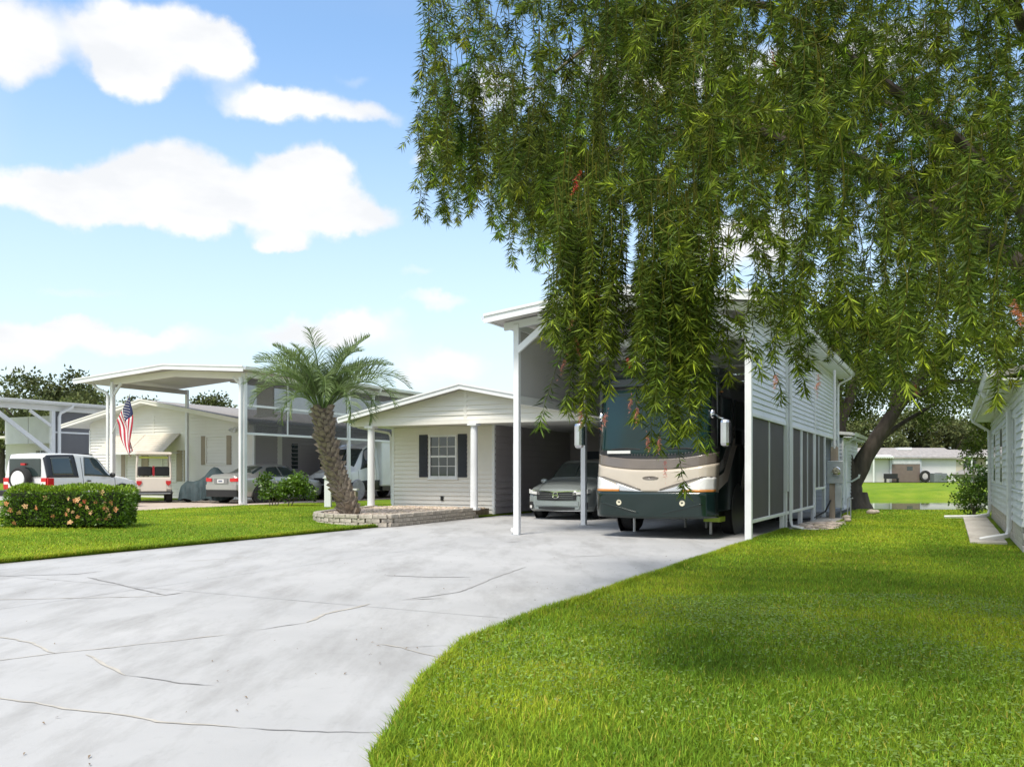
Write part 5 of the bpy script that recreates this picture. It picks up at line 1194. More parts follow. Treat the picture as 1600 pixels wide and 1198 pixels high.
# low broad-leaved weeds among the near grass
x, y = sample_lawn(3.4, 9, 1500, lambda q: -.5+0*q, lambda q: .64*q+.3, right_ok); big = np.sin(x*1.9+1)*np.sin(y*1.3+.4*x); k = rng.random(len(x)) < (.28+.45*big+.25*(x > 1.5)).clip(0.03, 1); x, y = x[k], y[k]; n = len(x)
a = rng.uniform(0, 6.283, n); d = np.stack([np.cos(a), np.sin(a), rng.uniform(-.1, .5, n)], 1); roll = rng.normal(0, .35, n)
V, F, T = leaves(np.stack([x, y, land(x, y)+rng.uniform(.018, .045, n)], 1), d, rng.uniform(.018, .034, n), rng.uniform(.012, .020, n), green_tint(n, 1.0, .22, .12), roll)
np_mesh('clover_leaves', V, F, pm('weed_leaf', (.16, .26, .045), .4, var=.1, trans=.25, attr='tint', spec=.45), None, tint=T, kind='stuff')

# ------------------------------------------------ generic crowns
def cloud(clumps, per_area, size, up=.35, base=1., spread=.22, yellow=.15, shell=.55):
    """leaf faces through ellipsoid clumps (x, y, z, rx, ry, rz)"""
    P, T, D = [], [], []
    for x, y, z, rx, ry, rz in clumps:
        n = int(per_area*4*math.pi*((rx*ry+rx*rz+ry*rz)/3)); d = rng.normal(size=(n, 3)); d /= np.linalg.norm(d, axis=1, keepdims=True); r = (shell+(1-shell)*rng.random(n))[:, None]*(1+.16*rng.normal(size=(n, 1)))
        P.append(np.array([x, y, z])+d*r*np.array([rx, ry, rz])); D.append(d*.6+rng.normal(0, .7, (n, 3))+[0, 0, up*.3]); T.append(green_tint(n, base*rng.normal(1, .13), spread, yellow))
    P, D, T = np.vstack(P), np.vstack(D), np.vstack(T); n = len(P)
    return leaves(P, D, size*rng.uniform(.7, 1.3, n), size*.62*rng.uniform(.7, 1.2, n), T)
def limb(pts, r0, r1, name, m, parent, seg=9, wob=.06):
    P = [Vector(p) for p in pts]; out = []
    for i in range(len(P)-1):
        for k in range(5): t = k/5; out.append(P[i].lerp(P[i+1], t))
    out.append(P[-1])
    for j in range(1, len(out)-1): out[j] = (out[j-1]+out[j]*2+out[j+1])/4+Vector((random.uniform(-wob, wob), random.uniform(-wob, wob), 0))*.4
    n = len(out); mb = MB(); mb.tube(out, [r0+(r1-r0)*(i/(n-1))**.8 for i in range(n)], seg); return mb.build(name, m, parent, smooth=True)

# ------------------------------------------------ big shade tree by the pond
ok = thing('shade_tree', 'big dark-trunked shade tree standing between the carport and the pond', 'tree', (13.0, 33.2, -.12))
limb([(0, 0, -.2), (-.05, 0, .5), (-.15, 0, 1.3), (-.5, .1, 2.6), (-.65, .1, 4.4), (-.5, .2, 7)], .55, .22, 'trunk', bark, ok, 12)
o = MB(); o.lathe([(-.25, .95), (.0, .82), (.3, .64), (.7, .54)], 2, (0, 0, 0), 12); o.build('root_flare', bark, ok, smooth=True)
for pts, r0, r1 in (([(-.1, 0, .9), (.55, -.1, 2.2), (1.5, -.2, 3.7), (2.6, -.2, 5.2), (4.2, 0, 6.6)], .40, .14), ([(-.5, 0, 2.6), (-1.4, -.2, 4.2), (-2.6, -.4, 5.6)], .24, .08), ([(-.6, 0, 3.0), (.1, .2, 4.6), (.7, .4, 6.6)], .26, .08), ([(1.5, -.2, 3.7), (1.7, -.3, 5.2), (1.4, -.5, 7)], .2, .07), ([(1.9, -.2, 4.2), (3.4, -.6, 4.9), (5.0, -.8, 4.8)], .15, .05), ([(-.3, 0, 2.2), (-.75, .4, 3.6), (-1.2, .6, 5.5)], .28, .1), ([(.6, -.1, 2.3), (1.8, .3, 3.2), (3.6, .6, 4.2)], .14, .05)):
    limb(pts, r0, r1, 'limb', bark, ok, 9)
cl = []
for _ in range(120):
    a = random.uniform(0, 6.283); rr = random.random()**.5; x, y = 1.0+rr*6.2*math.cos(a), rr*5.5*math.sin(a)
    z = random.uniform(4.6, 8.6)-1.6*rr**2; s_ = random.uniform(.7, 1.3); cl.append((x, y, z, s_, s_, s_*.65))
for x, z, s_ in ((2.9, 4.2, .8), (3.6, 3.7, .8), (4.3, 3.4, .8), (4.9, 3.0, .7), (5.6, 3.5, .9), (6.4, 3.7, .9), (5.1, 2.35, .6), (4.6, 2.3, .5), (6.9, 3.3, .7), (6.0, 2.9, .7), (3.0, 3.4, .6), (2.4, 4.7, .8), (4.2, 2.6, .6), (5.6, 2.5, .7), (6.6, 2.8, .7), (5.2, 3.9, .9), (3.9, 4.4, .9), (6.1, 4.4, 1.), (7.3, 4.0, .9), (-2.6, 4.7, .9), (-1.7, 4.3, .6), (1.0, 4.9, .7)):
    for _ in range(2): cl.append((x+random.uniform(-.4, .4), random.uniform(-2.2, 1), z+random.uniform(-.25, .25), s_*.8, s_*.8, s_*.55))
V, F, T = cloud(cl, 55, .115, base=1.0, spread=.28, yellow=.25, shell=.25)
np_mesh('crown', V, F, leaf_oak, ok, tint=T, kind='stuff')

# ------------------------------------------------ trees in the distance
def far_tree(label, x, y, z0, h, w, n=26, size=.30, dens=13, trunk=True, seed=1, base=1., yellow=.2):
    random.seed(seed); t = thing('tree', label, 'tree', (x, y, z0), 0, 'trees behind the houses')
    limb([(0, 0, -.3), (.1, 0, h*.3), (0, .1, h*.62)], h*.035+.08, h*.015, 'trunk', bark, t, 8); c = []
    for k in range(5): a = k*1.256+random.random(); limb([(0, 0, h*(.25+.05*k)), (math.cos(a)*w*.22, math.sin(a)*w*.22, h*.5), (math.cos(a)*w*.38, math.sin(a)*w*.38, h*.68)], h*.016, h*.006, 'limb', bark, t, 6)
    for _ in range(n):
        a = random.uniform(0, 6.283); rr = random.random()**.6; zz = random.uniform(.34, .93); wd = math.sin(math.pi*min(1, (zz-.18)/.86))**.6; s_ = w*random.uniform(.10, .19)
        c.append((math.cos(a)*rr*w*.46*wd, math.sin(a)*rr*w*.46*wd, zz*h, s_, s_, s_*.7))
    V, F, T = cloud(c, dens, size, base=base, spread=.25, yellow=yellow, shell=.3); np_mesh('crown', V, F, leaf_far, t, tint=T, kind='stuff')
far_tree('tall broad tree rising behind the far left carport', pxX(82, 80), 80, .2, 10.4, 10.5, 40, .34, 14, seed=3)
far_tree('round lower tree in front of the tall one, far left', pxX(118, 76), 76, .2, 8.2, 9.0, 34, .32, 14, seed=5, base=1.25)
far_tree('tree cut by the left edge behind the far carport', pxX(2, 84), 84, .2, 9.0, 8, 30, .34, 13, seed=8)
far_tree('dark tree above the neighbour house ridge', pxX(228, 84), 84, .2, 8.6, 5.5, 22, .32, 14, seed=12, base=.8)
far_tree('low dark tree crown above the right slope of the neighbour house roof', pxX(330, 88), 88, .2, 9.0, 7.5, 26, .32, 13, seed=14, base=.8)
for i, (px, Y, h, w, b) in enumerate(((1325, 128, 9.5, 13, .9), (1372, 122, 8.5, 9, 1.1), (1420, 126, 10, 12, 1.2), (1480, 124, 9, 11, .9), (1535, 130, 10, 13, 1.), (1590, 126, 11, 12, .9), (1640, 128, 10, 12, 1.))):
    far_tree(('leafy tree beyond the far white house, left of its vent', 'small pale tree right behind the far roof vent', 'broad light green tree above the far white roof', 'tree behind the gap between the two far houses', 'tree above the far cream house', 'tall tree behind the right-hand white house gutter', 'tree at the right edge beyond the pond')[i], pxX(px, Y), Y, .2, h, w, 26, .5, 6.5, seed=20+i, base=b, yellow=.3)

# ------------------------------------------------ clipped flowering hedge on the left lawn
random.seed(5)
hd = thing('hedge', 'clipped square hedge with orange flowers on the left lawn', 'hedge', (-9.42, 18.6, float(land(-9.4, 18.6))), R(8))
HL, HD, HH = 1.20, .50, .84
MB().box(-HL+.14, HL-.14, -HD+.12, HD-.12, .06, HH-.12).build('inner_shade_core', pm('hedge_shade_core', (.025, .035, .012), .9, var=.4, scale=20), hd)  # solid core box, its near-black colour stands for the shaded inside
n = 15000; f_ = rng.random(n); P = np.empty((n, 3)); D = rng.normal(0, .6, (n, 3))
area = np.array([HL*HH*2, HL*HH*2, HD*HH*2, HD*HH*2, HL*HD*4]); pick = rng.choice(5, n, p=area/area.sum())
P[:, 0] = rng.uniform(-HL, HL, n); P[:, 1] = rng.uniform(-HD, HD, n); P[:, 2] = rng.uniform(.03, HH, n); dep = np.abs(rng.normal(0, .07, n))-.03
for k, (ax, sg, lim) in enumerate(((1, -1, HD), (1, 1, HD), (0, -1, HL), (0, 1, HL), (2, 1, HH))):
    m_ = pick == k; P[m_, ax] = sg*(lim-dep[m_]); D[m_, ax] += sg*.9
rc = .16; q = np.maximum(np.abs(P[:, 0])-(HL-rc), 0)**2+np.maximum(np.abs(P[:, 1])-(HD-rc), 0)**2+np.maximum(P[:, 2]-(HH-rc), 0)**2; P = P[q < rc**2*1.25]; D = D[q < rc**2*1.25]; n = len(P)
P += .035*np.stack([np.sin(P[:, 2]*7+P[:, 0]*3), np.sin(P[:, 0]*6), np.sin(P[:, 0]*5+P[:, 1]*4)], 1); D[:, 2] += .45
T = green_tint(n, 1.2, .42, .2); tp = P[:, 2] > HH-.10; T[tp] = T[tp]*np.array([1.75, 1.5, 1.0])      # lighter, yellower tint on the clipped top
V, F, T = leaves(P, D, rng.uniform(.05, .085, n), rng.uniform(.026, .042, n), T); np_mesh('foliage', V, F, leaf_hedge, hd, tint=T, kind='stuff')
fm = [pm('flower_orange', (.72, .30, .12), .6, var=.2), pm('flower_peach', (.75, .45, .22), .6, var=.2), pm('flower_red', (.62, .09, .05), .6, var=.15)]
def flower_head(m):
    mb = MB()
    for k in range(9):
        a = k*2.4; r_ = .012*math.sqrt(k); c0 = Vector((r_*math.cos(a)*2, -.012+.004*math.sin(k*3), r_*math.sin(a)*2))
        for j in range(4): b = j*1.571+k; mb.add([c0, c0+Vector((math.cos(b)*.022+math.cos(b+.8)*.006, -.006, math.sin(b)*.022)), c0+Vector((math.cos(b+.7)*.026, -.012, math.sin(b+.7)*.026)), c0+Vector((math.cos(b+1.4)*.018, -.004, math.sin(b+1.4)*.018))], [(0, 1, 2, 3)])
    return mb.build('flower_head', m, hd)
protos = [flower_head(m) for m in fm]; used_f = set()
spots = [(-1.18, .45), (-1.0, .40), (-1.1, .14), (-.85, .55), (-.6, .5), (.15, .72), (.25, .68), (.33, .70), (.38, .57), (.15, .45), (.08, .34), (.22, .40), (.32, .28), (.16, .14), (.5, .66), (.56, .5), (.72, .64), (.9, .88), (.95, .74), (.97, .62), (.93, .5), (1.0, .45), (1.12, .62), (1.18, .48), (1.22, .46), (1.05, .30), (.98, .22), (.8, .2), (-.2, .3), (-.4, .75), (-1.25, .62), (.62, .38)]
for i, (x, z) in enumerate(spots):
    k = 2 if i == 14 else (i % 2)
    o = protos[k] if k not in used_f else copy_part(protos[k], hd); used_f.add(k); o.location = (x*.87+random.uniform(-.02, .02), -HD-.015, z*.84); o.rotation_euler = (random.uniform(-.5, .2), random.uniform(0, 6), random.uniform(-.4, .4)); s_ = random.uniform(.45, .75); o.scale = (s_, s_, s_)

# ------------------------------------------------ glossy bush beside the sedan, shrub by the right-hand house
def bush(name, label, loc, clumps, leaf, n_area, stems, m=leaf_hedge, base=1.):
    t = thing(name, label, 'bush', loc)
    for pts in stems: limb(pts, .022, .008, 'stem', twig_m, t, 6, .02)
    V, F, T = cloud(clumps, n_area, leaf, base=base, spread=.3, yellow=.15, shell=.2); np_mesh('foliage', V, F, m, t, tint=T, kind='stuff')
random.seed(9); bx, by = -7.75, 29.6
bush('glossy_bush', 'dark glossy bush at the foot of the neighbour carport post', (bx, by, float(ground_z(bx, by))), [(random.uniform(-.85, .85), random.uniform(-.4, .4), random.uniform(.35, 1.0)-.0, .30, .28, .22) for _ in range(34)]+[(-.6, 0, .95, .3, .3, .2), (.45, 0, 1.0, .35, .3, .2)], .11, 90,
     [[(x*.4-.25, 0, -.02), (x, .05, .7)] for x in (-.6, -.4, -.2, 0)]+[[(x*.5, .1, -.02), (x*1.4, .1, .8)] for x in (.2, .4)])
cx2, cy2 = W(8.9, 12.3).xy
bush('corner_shrub', 'loose green shrub at the far corner of the white right-hand house', (cx2, cy2, .03), [(random.uniform(-.45, .45), random.uniform(-.5, .5), random.uniform(.2, 1.65), .28, .28, .26) for _ in range(34)], .10, 70, [[(0, 0, -.03), (x, 0, 1.4)] for x in (-.3, 0, .3)], base=.9)
# low picket and planter beside the bush
pk = thing('white_post_stub', 'short white post by a brown planter right of the glossy bush', 'post', (-6.05, 28.6, float(ground_z(-6.05, 28.6))))
MB().box(-.11, .11, -.1, .1, 0, .95).build('post_shaft', white, pk, bevel=.02); MB().prism([(-.16, .95), (.16, .95), (0, 1.12)], 1, -.14, .14).build('cap', white, pk)
pt = thing('slatted_planter', 'brown slatted planter box beside the short white post', 'planter', (-5.5, 29.0, float(ground_z(-5.5, 29.0))))
for i in range(7): MB().box(-.33+i*.095, -.25+i*.095, -.22, -.19, 0, .55).build('slat', wood, pt)
MB().box(-.32, .32, -.19, .2, .02, .5).build('box', wood, pt); MB().box(-.36, .36, -.24, .22, .55, .60).build('rim', white2, pt)

# ------------------------------------------------ leaning palm in the stone bed
pb = W(-5.49, 1.45, .22); pz = .22
pal = thing('palm_tree', 'leaning palm with rough booted trunk in the stone-edged bed', 'palm tree', pb)
tp_ = [Vector((0, 0, -.05)), Vector((-.14, .02, .4)), Vector((-.36, .03, .95)), Vector((-.55, .03, 1.55)), Vector((-.68, .02, 2.15)), Vector((-.74, 0, 2.75))]
sp_ = [tp_[0].lerp(tp_[1], 0)]
def on_trunk(t):
    s_ = t*(len(tp_)-1); i = min(int(s_), len(tp_)-2); f = s_-i
    return Vector(catmull(np.array([tuple(p) for p in tp_]), [s_])[0])
mb = MB(); mb.tube([on_trunk(t) for t in np.linspace(0, 1, 24)], [.21-.02*t+.02*(t > .85) for t in np.linspace(0, 1, 24)], 14); mb.build('trunk', pm('palm_trunk_fibre', (.16, .12, .09), .95, var=.4, scale=14, bump=.8, bscale=20), pal, smooth=True)
boot_m = pm('palm_boot', (.25, .205, .16), .9, var=.5, scale=9, bump=.5, bscale=25)
bt_ = MB(); bt_.add([(-.085, 0, -.06), (.085, 0, -.06), (.065, .075, .06), (-.065, .075, .06), (-.05, .12, .14), (.05, .12, .14), (-.075, -.05, .05), (.075, -.05, .05), (.04, .03, .16), (-.04, .03, .16)], [(0,1,2,3),(3,2,5,4),(1,7,8,5,2),(0,3,4,9,6),(4,5,8,9),(6,9,8,7),(0,6,7,1)])
b0 = bt_.build('boot', boot_m, pal); first_b = True; NB = 260
for i in range(NB):
    t = .03+.95*i/NB; c0 = on_trunk(t); d = (on_trunk(min(1, t+.02))-on_trunk(max(0, t-.02))).normalized(); a = i*2.39996+random.uniform(-.15, .15); r_ = .19-.02*t+.02*(t > .85)
    x = d.orthogonal().normalized(); y = d.cross(x); out = (x*math.cos(a)+y*math.sin(a)).normalized(); o = b0 if first_b else copy_part(b0, pal); first_b = False
    M = Matrix((out.cross(d), out, d)).transposed(); o.location = c0+out*(r_-.01); s_ = random.uniform(.6, 1.05); o.rotation_euler = M.to_euler(); o.scale = (s_, s_*random.uniform(.8, 1.7), s_*random.uniform(.8, 1.3))
def frond_mesh(Lf, droop, seed):
    r_ = np.random.default_rng(seed); n = 40; s_ = np.linspace(0, 1, n); ang = R(84)-droop*s_**1.35          # climbs, then arches over
    dx = np.cos(ang)*Lf/n; dz = np.sin(ang)*Lf/n; rx, rz = np.cumsum(dx), np.cumsum(dz); rach = np.stack([rx, 0*rx, rz], 1)
    parts = [tube_np([tuple(p) for p in rach[::3]], [.022*(1-.8*k/13)+.003 for k in range(len(rach[::3]))], 5, (1.25, 1.25, 1.1))]
    P, D, Ln, T = [], [], [], []
    for side in (-1, 1):
        for k in range(62):
            f = .16+.84*k/61; i = f*(n-1); j = int(min(i, n-2)); p = rach[j]+(rach[j+1]-rach[j])*(i-j); tg = np.array([math.cos(ang[j]), 0, math.sin(ang[j])]); nr = np.array([-tg[2], 0, tg[0]])
            d = tg*.75+np.array([0, side, 0])*.62+nr*.55+r_.normal(0, .09, 3); P.append(p); D.append(d); Ln.append(.52*math.sin(math.pi*min(1, .18+f*.80))**.6*r_.uniform(.85, 1.1)); b = r_.normal(1, .16); T.append((b*1.05, b, b))
    P, D, Ln, T = np.array(P), np.array(D), np.array(Ln), np.array(T)
    D /= np.linalg.norm(D, axis=1, keepdims=True); mid = P+D*(Ln*.55)[:, None]; D2 = D+np.array([0, 0, -.45])        # leaflets bend at their middle
    sh1 = np.array([(-.32, 0, 0), (.32, 0, 0), (.5, 1, 0), (-.5, 1, 0)]); sh2 = np.array([(-.5, 0, 0), (.5, 0, 0), (.02, 1, 0), (-.02, 1, 0)]); roll = r_.normal(0, .5, len(P))
    parts.append(leaves(P, D, Ln*.55, .021, T, roll, sh1)); parts.append(leaves(mid, D2, Ln*.55, .021, T, roll, sh2)); return stack(parts)
fr_objs = []
for k, (Lf, dr) in enumerate(((2.45, R(85)), (2.65, R(112)), (2.45, R(138)), (2.25, R(52)), (2.1, R(165)))):
    V, F, T = frond_mesh(Lf, dr, k); o = np_mesh('frond', V, F, leaf_palm, pal, tint=T); fr_objs.append(o)
top = on_trunk(1.0); used_fr = set(); random.seed(21)
for i in range(32):
    a = i*2.39996+random.uniform(-.2, .2); k = (3, 0, 0, 1, 1, 2, 4)[min(6, int(i/32*7))]
    o = fr_objs[k] if k not in used_fr else copy_part(fr_objs[k], pal); used_fr.add(k); tilt = -(R(4)+R(24)*i/32)
    o.location = top+Vector((math.cos(a)*.10, math.sin(a)*.10, -.12*i/32)); o.rotation_euler = (Matrix.Rotation(a, 3, 'Z') @ Matrix.Rotation(-tilt, 3, 'Y')).to_euler(); s_ = random.uniform(.86, 1.06); o.scale = (s_, s_, s_)

# ------------------------------------------------ weeping bottlebrush overhead
random.seed(33)
TX, TY = 5.3, 7.3
tr = thing('bottlebrush_tree', 'weeping bottlebrush tree hanging its leafy branches over the right half of the view', 'tree', (TX, TY, .05))
def strand(Ls, seed, bare=.15, dense=1., yl=.2):
    """one hanging twig: pale stem, narrow leaves in flushes"""
    r_ = np.random.default_rng(seed); n = 18; s_ = np.linspace(0, 1, n); bend = r_.normal(0, .06, 2); w = r_.uniform(0, 6.28, 2)
    X = bend[0]*Ls*s_**1.6+.018*np.sin(s_*7+w[0]); Yy = bend[1]*Ls*s_**1.6+.018*np.sin(s_*6+w[1]); Z = -Ls*s_; st = np.stack([X, Yy, Z], 1)
    parts = [tube_np([tuple(p) for p in st[::2]]+[tuple(st[-1])], [.0035*(1-.7*k/9) for k in range(10)], 4, (1.6, 1.0, .9))]
    m_ = int(Ls*210*dense); f = bare+(1-bare)*r_.random(m_); flush = .5+.5*np.sin(f*Ls*11+r_.uniform(0, 6)); keep = r_.random(m_) < (.30+.70*flush); f = np.sort(f[keep]); tipn = int(26*dense); f = np.concatenate([f, 1-.07*r_.random(tipn)/Ls]); m_ = len(f)
    p = np.stack([np.interp(f, s_, st[:, k]) for k in range(3)], 1); a = np.arange(m_)*2.4+r_.normal(0, .3, m_); sp = r_.uniform(.6, 1.25, m_)
    d = np.stack([np.cos(a)*sp, np.sin(a)*sp, -np.ones(m_)*r_.uniform(.15, .85, m_)], 1); d[-tipn:, 2] -= .5
    b = r_.normal(.85, .30, m_).clip(.35, 1.9); hi = r_.random(m_) < .20; b[hi] *= 1.9; y_ = r_.uniform(0, yl, m_); y_[hi] += .15; y_[-tipn:] += .25; b[-tipn:] *= 1.6; T = np.stack([b*(1+1.5*y_), b*(1+.75*y_), b*(1-.2*y_)], 1)
    parts.append(leaves(p, d, r_.uniform(.048, .088, m_), r_.uniform(.0068, .0100, m_), T, r_.uniform(0, 6.28, m_))); return stack(parts)
LENS = (.40, .55, .70, .85, 1.0, 1.2, 1.45, .30)
VAR = {}
for i, Ls in enumerate(LENS):
    for k in range(3): VAR[(i, k)] = strand(Ls, 100+i*10+k, bare=(.05, .2, .35)[k], dense=(1.25, 1.0, .85)[k], yl=(.05, .25, .55)[k])
STR = []          # (x, y, z, rotation, variant, scale)
def P3(px, py, Y): return ((px-800)/1358*Y, Y, 1.33-(py-738)/1358*Y)
def PX(x, y, z): return (800+1358*x/y, 738-(z-1.33)*1358/y)
ENV = np.array([(560, 250), (640, 325), (700, 375), (760, 350), (800, 420), (860, 440), (940, 480), (1000, 480), (1060, 500), (1130, 470), (1200, 500), (1260, 580), (1350, 615), (1450, 655), (1530, 650), (1620, 640), (1800, 640)])
def hang(x, y, z, li, k=None, sc=None, tilt=.14):
    k = random.randrange(3) if k is None else k; STR.append((x, y, z, (random.gauss(0, tilt), random.gauss(0, tilt), random.uniform(0, 6.283)), (li, k), sc or random.uniform(.85, 1.12)))
# limbs: spread from the trunk outside the picture, arch over and droop
def B(pts, r0, r1, name='branch'): return limb([(p[0]-TX, p[1]-TY, p[2]-.05) for p in pts], r0, r1, name, bark if r0 > .03 else twig_m, tr, 8 if r0 > .03 else 5, .03)
B([(TX, TY, -.1), (TX-.05, TY, .8), (TX-.15, TY, 1.7), (TX-.1, TY+.1, 2.5)], .26, .20, 'trunk')
limbs = []
for i in range(15):
    a = R(18)+i*R(360)/15+random.uniform(-.15, .15); Rm = random.uniform(4.2, 5.9); hz = random.uniform(3.9, 6.4)
    dx, dy = math.cos(a), math.sin(a); pts = [(TX-.1, TY+.1, 2.2+.05*i), (TX+dx*Rm*.30, TY+dy*Rm*.30, hz*.78), (TX+dx*Rm*.62, TY+dy*Rm*.62, hz), (TX+dx*Rm*.86, TY+dy*Rm*.86, hz*.97), (TX+dx*Rm, TY+dy*Rm, hz*.86)]
    B(pts, .062, .012, 'limb'); limbs.append(pts)
for pts in limbs:
    P = [Vector(p) for p in pts]
    for j in range(13):
        f = .26+.74*j/12; q = f*4; i0 = min(int(q), 3); c0 = P[i0].lerp(P[i0+1], q-i0); a = random.uniform(0, 6.283); Ln = random.uniform(.7, 1.6)
        e = c0+Vector((math.cos(a)*Ln, math.sin(a)*Ln, random.uniform(-.3, .75))); md = (c0+e)/2+Vector((0, 0, .22))
        if min(c0.y, e.y) < .8: continue
        B([c0, md, e], .011, .004)
        for s_ in range(15):
            t = random.random(); p = (c0.lerp(md, t*2) if t < .5 else md.lerp(e, t*2-1))+Vector((random.gauss(0, .16), random.gauss(0, .16), random.gauss(0, .10))); hang(p.x, p.y, p.z, random.choice((0, 1, 1, 2, 2, 3)), tilt=.22)
        for s_ in range(32):
            t = random.random(); p = (c0.lerp(md, t*2) if t < .5 else md.lerp(e, t*2-1))+Vector((random.gauss(0, .20), random.gauss(0, .20), random.gauss(0, .14))); hang(p.x, p.y, p.z, 7, tilt=.95)
# curtains that hang lowest in front of the motorhome and the carport
def curtain(px0, px1, y0, y1, tip0, tip1, n, lens, top=None):
    for _ in range(n):
        px, Y, tip = random.uniform(px0, px1), random.uniform(y0, y1), random.uniform(tip0, tip1); li = random.choice(lens); sc = random.uniform(.9, 1.1); x, y, z = P3(px, tip, Y); hang(x, y, z+LENS[li]*sc, li, sc=sc, tilt=.05)
curtain(868, 985, 4.7, 5.5, 480, 590, 34, (1, 2, 3, 4)); curtain(885, 945, 4.7, 5.2, 600, 670, 8, (3, 4)); curtain(880, 960, 4.7, 5.4, 400, 560, 40, (1, 2, 3)); curtain(900, 925, 4.8, 5.2, 640, 680, 3, (4, 5))
curtain(995, 1115, 4.5, 5.3, 520, 625, 40, (1, 2, 3, 4)); curtain(1018, 1085, 4.5, 5.0, 600, 690, 15, (3, 4, 5)); curtain(990, 1120, 4.5, 5.4, 440, 580, 56, (1, 2, 3)); curtain(1030, 1075, 4.6, 5.0, 680, 715, 4, (4, 5)); curtain(1048, 1054, 4.7, 4.8, 765, 770, 1, (6,)); curtain(1085, 1100, 4.6, 4.9, 680, 705, 2, (3, 4))
curtain(1135, 1260, 4.0, 5.2, 480, 640, 17, (0, 1, 2, 3)); curtain(1300, 1620, 3.6, 6.0, 470, 640, 50, (0, 1, 2, 3))
curtain(650, 760, 6.0, 7.6, 200, 350, 46, (0, 1, 2)); curtain(660, 880, 5.6, 7.2, 60, 300, 80, (0, 1, 2, 3)); curtain(760, 900, 5.2, 6.6, 250, 430, 52, (0, 1, 2)); curtain(860, 1150, 4.8, 7, 0, 430, 110, (1, 2, 3, 4)); curtain(1150, 1640, 4.4, 8, 60, 560, 170, (1, 2, 3, 4))
for _ in range(620):
    px = random.uniform(1000, 1650); py = random.uniform(-120, np.interp(px, ENV[:, 0], ENV[:, 1])-40); x, y, z = P3(px, py, random.uniform(4.0, 9.5)); hang(x, y, z, random.choice((7, 7, 0)), tilt=.8)
for _ in range(110):
    px = random.uniform(660, 1000); py = random.uniform(-120, np.interp(px, ENV[:, 0], ENV[:, 1])-60); x, y, z = P3(px, py, random.uniform(5.2, 8.5)); hang(x, y, z, 7, tilt=.8)
S2 = []
for x, y, z, a, vr_, sc in STR:
    if y < 2.4: continue
    tip = z-LENS[vr_[0]]*sc; px, py = PX(x, y, tip); 
    if px < 652 or tip > 7.5: continue
    if (px > 1760 or py < -260) and random.random() < .6: continue
    lim = np.interp(px, ENV[:, 0], ENV[:, 1]); S2.append((x, y, z, a, vr_, sc, px, py, lim))
final = []
for i, (x, y, z, a, vr_, sc, px, py, lim) in enumerate(S2):
    is_curtain = any(p0 <= px <= p1 and 4.4 <= y <= 5.6 for p0, p1 in ((868, 988), (990, 1122), (1130, 1262)))
    if px > 1125 and py > 640: is_curtain = False; lim = max(lim, 560)
    if not is_curtain and py > lim: z += (py-lim+random.uniform(0, 60))*y/1358
    final.append((x, y, z, a, vr_, sc))
meshes = {}
for key, (V, F, T) in VAR.items():
    o = np_mesh('hanging_branch', V, F, leaf_brush, tr, tint=T); meshes[key] = o
first_s = set(); vis = []
for s_ in final:
    px, py = PX(s_[0], s_[1], s_[2]-LENS[s_[4][0]]*.5); on = 600 < px < 1640 and -120 < py < 800; vis.append((s_[1] if on else 99, s_))
vis.sort(key=lambda q: q[0]); near = [q[1] for q in vis[:290]]; rest = [q[1] for q in vis[290:]]
for x, y, z, a, key, sc in near:
    o = meshes[key] if key not in first_s else copy_part(meshes[key], tr); first_s.add(key); o.location = (x-TX, y-TY, z-.05); o.rotation_euler = a; o.scale = (sc, sc, sc)
for key, o in meshes.items():
    if key not in first_s: bpy.data.objects.remove(o)
parts = []
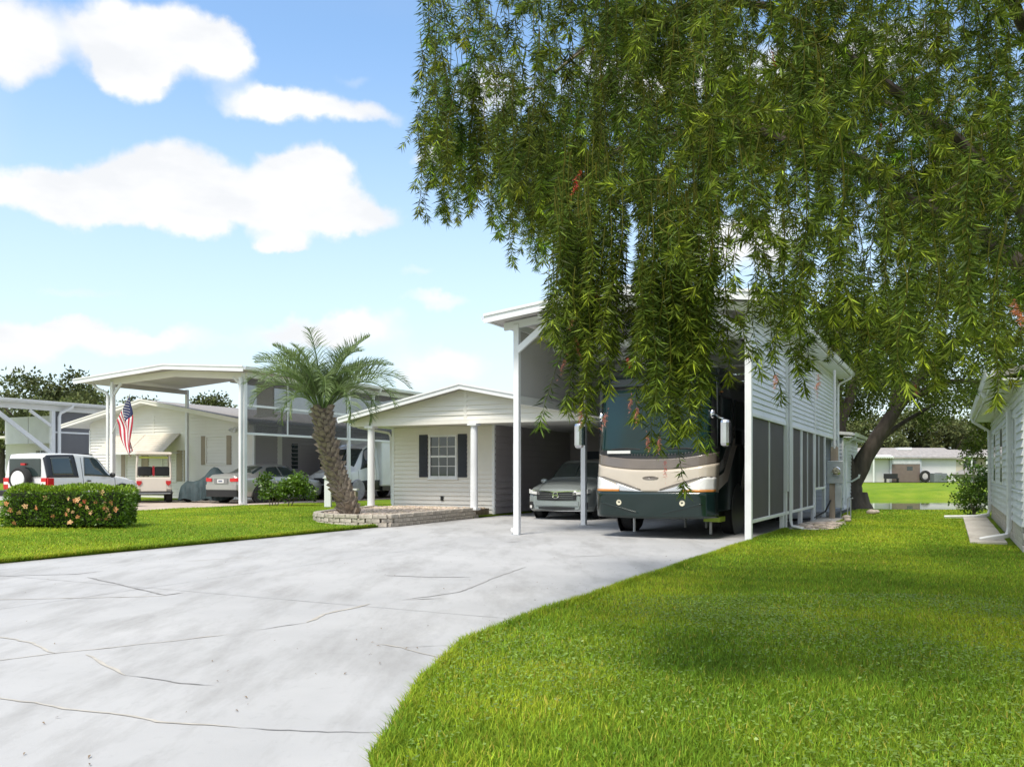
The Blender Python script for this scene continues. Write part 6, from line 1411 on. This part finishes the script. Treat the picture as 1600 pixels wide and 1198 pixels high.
for x, y, z, a, key, sc in rest:
    V, F, T = VAR[key]; M = np.array((Matrix.Rotation(a[2], 3, 'Z') @ Matrix.Rotation(a[0], 3, 'X') @ Matrix.Rotation(a[1], 3, 'Y')))*sc
    parts.append((V @ M.T+np.array([x-TX, y-TY, z-.05]), F, T*rng.normal(1, .22)*np.array([rng.normal(1, .12), 1, rng.normal(1.1, .25)]).clip(.5, 1.8)))
V, F, T = stack(parts); np_mesh('crown', V, F, leaf_brush, tr, tint=T, kind='stuff')
print('strands', len(final), 'crown tris', len(F))
# red bottle-brush flowers
def brush(m, seed):
    r_ = np.random.default_rng(seed); n = 95; z = r_.normal(0, .028, n); a = r_.uniform(0, 6.283, n); d = np.stack([np.cos(a), np.sin(a), r_.normal(-.5, .5, n)], 1)
    V, F, T = leaves(np.stack([.25*z, .004*np.sin(z*90), z], 1), d, r_.uniform(.008, .026, n), .0019, np.ones((n, 3))); return np_mesh('flower', V, F, m, tr, tint=T)
fl_m = [pm('bottlebrush_red', (.62, .035, .02), .55, var=.2), pm('bottlebrush_faded', (.50, .17, .12), .65, var=.3), pm('bottlebrush_rust', (.42, .13, .05), .7, var=.3)]
fp = [brush(m, i) for i, m in enumerate(fl_m)]; fu = set()
for px, py, Y, k, s_ in ((900, 287, 4.9, 0, 1.3), (1208, 92, 5, 0, .9), (985, 572, 4.6, 0, .8), (893, 500, 4.8, 1, .9), (880, 570, 4.8, 1, 1.), (903, 540, 4.9, 2, 1.), (907, 650, 4.8, 1, 1.), (945, 655, 4.7, 1, 1.), (985, 630, 4.6, 1, .9), (995, 645, 4.6, 1, .9), (1012, 690, 4.6, 1, .9), (1030, 692, 4.6, 1, .9), (1040, 735, 4.7, 0, .9), (1212, 594, 4.2, 1, .9), (1278, 600, 4.2, 2, .9), (1590, 488, 3.6, 2, 1.2), (1375, 205, 5.5, 0, .8), (932, 460, 4.9, 2, .9), (1432, 610, 6, 0, .7), (1590, 490, 3.6, 2, 1.)):
    o = fp[k] if k not in fu else copy_part(fp[k], tr); fu.add(k); x, y, z = P3(px, py, Y); o.location = (x-TX, y-TY, z-.05); o.rotation_euler = (random.uniform(-.3, .3), random.uniform(-.3, .3), random.uniform(0, 6)); o.scale = (s_, s_, s_*1.1)
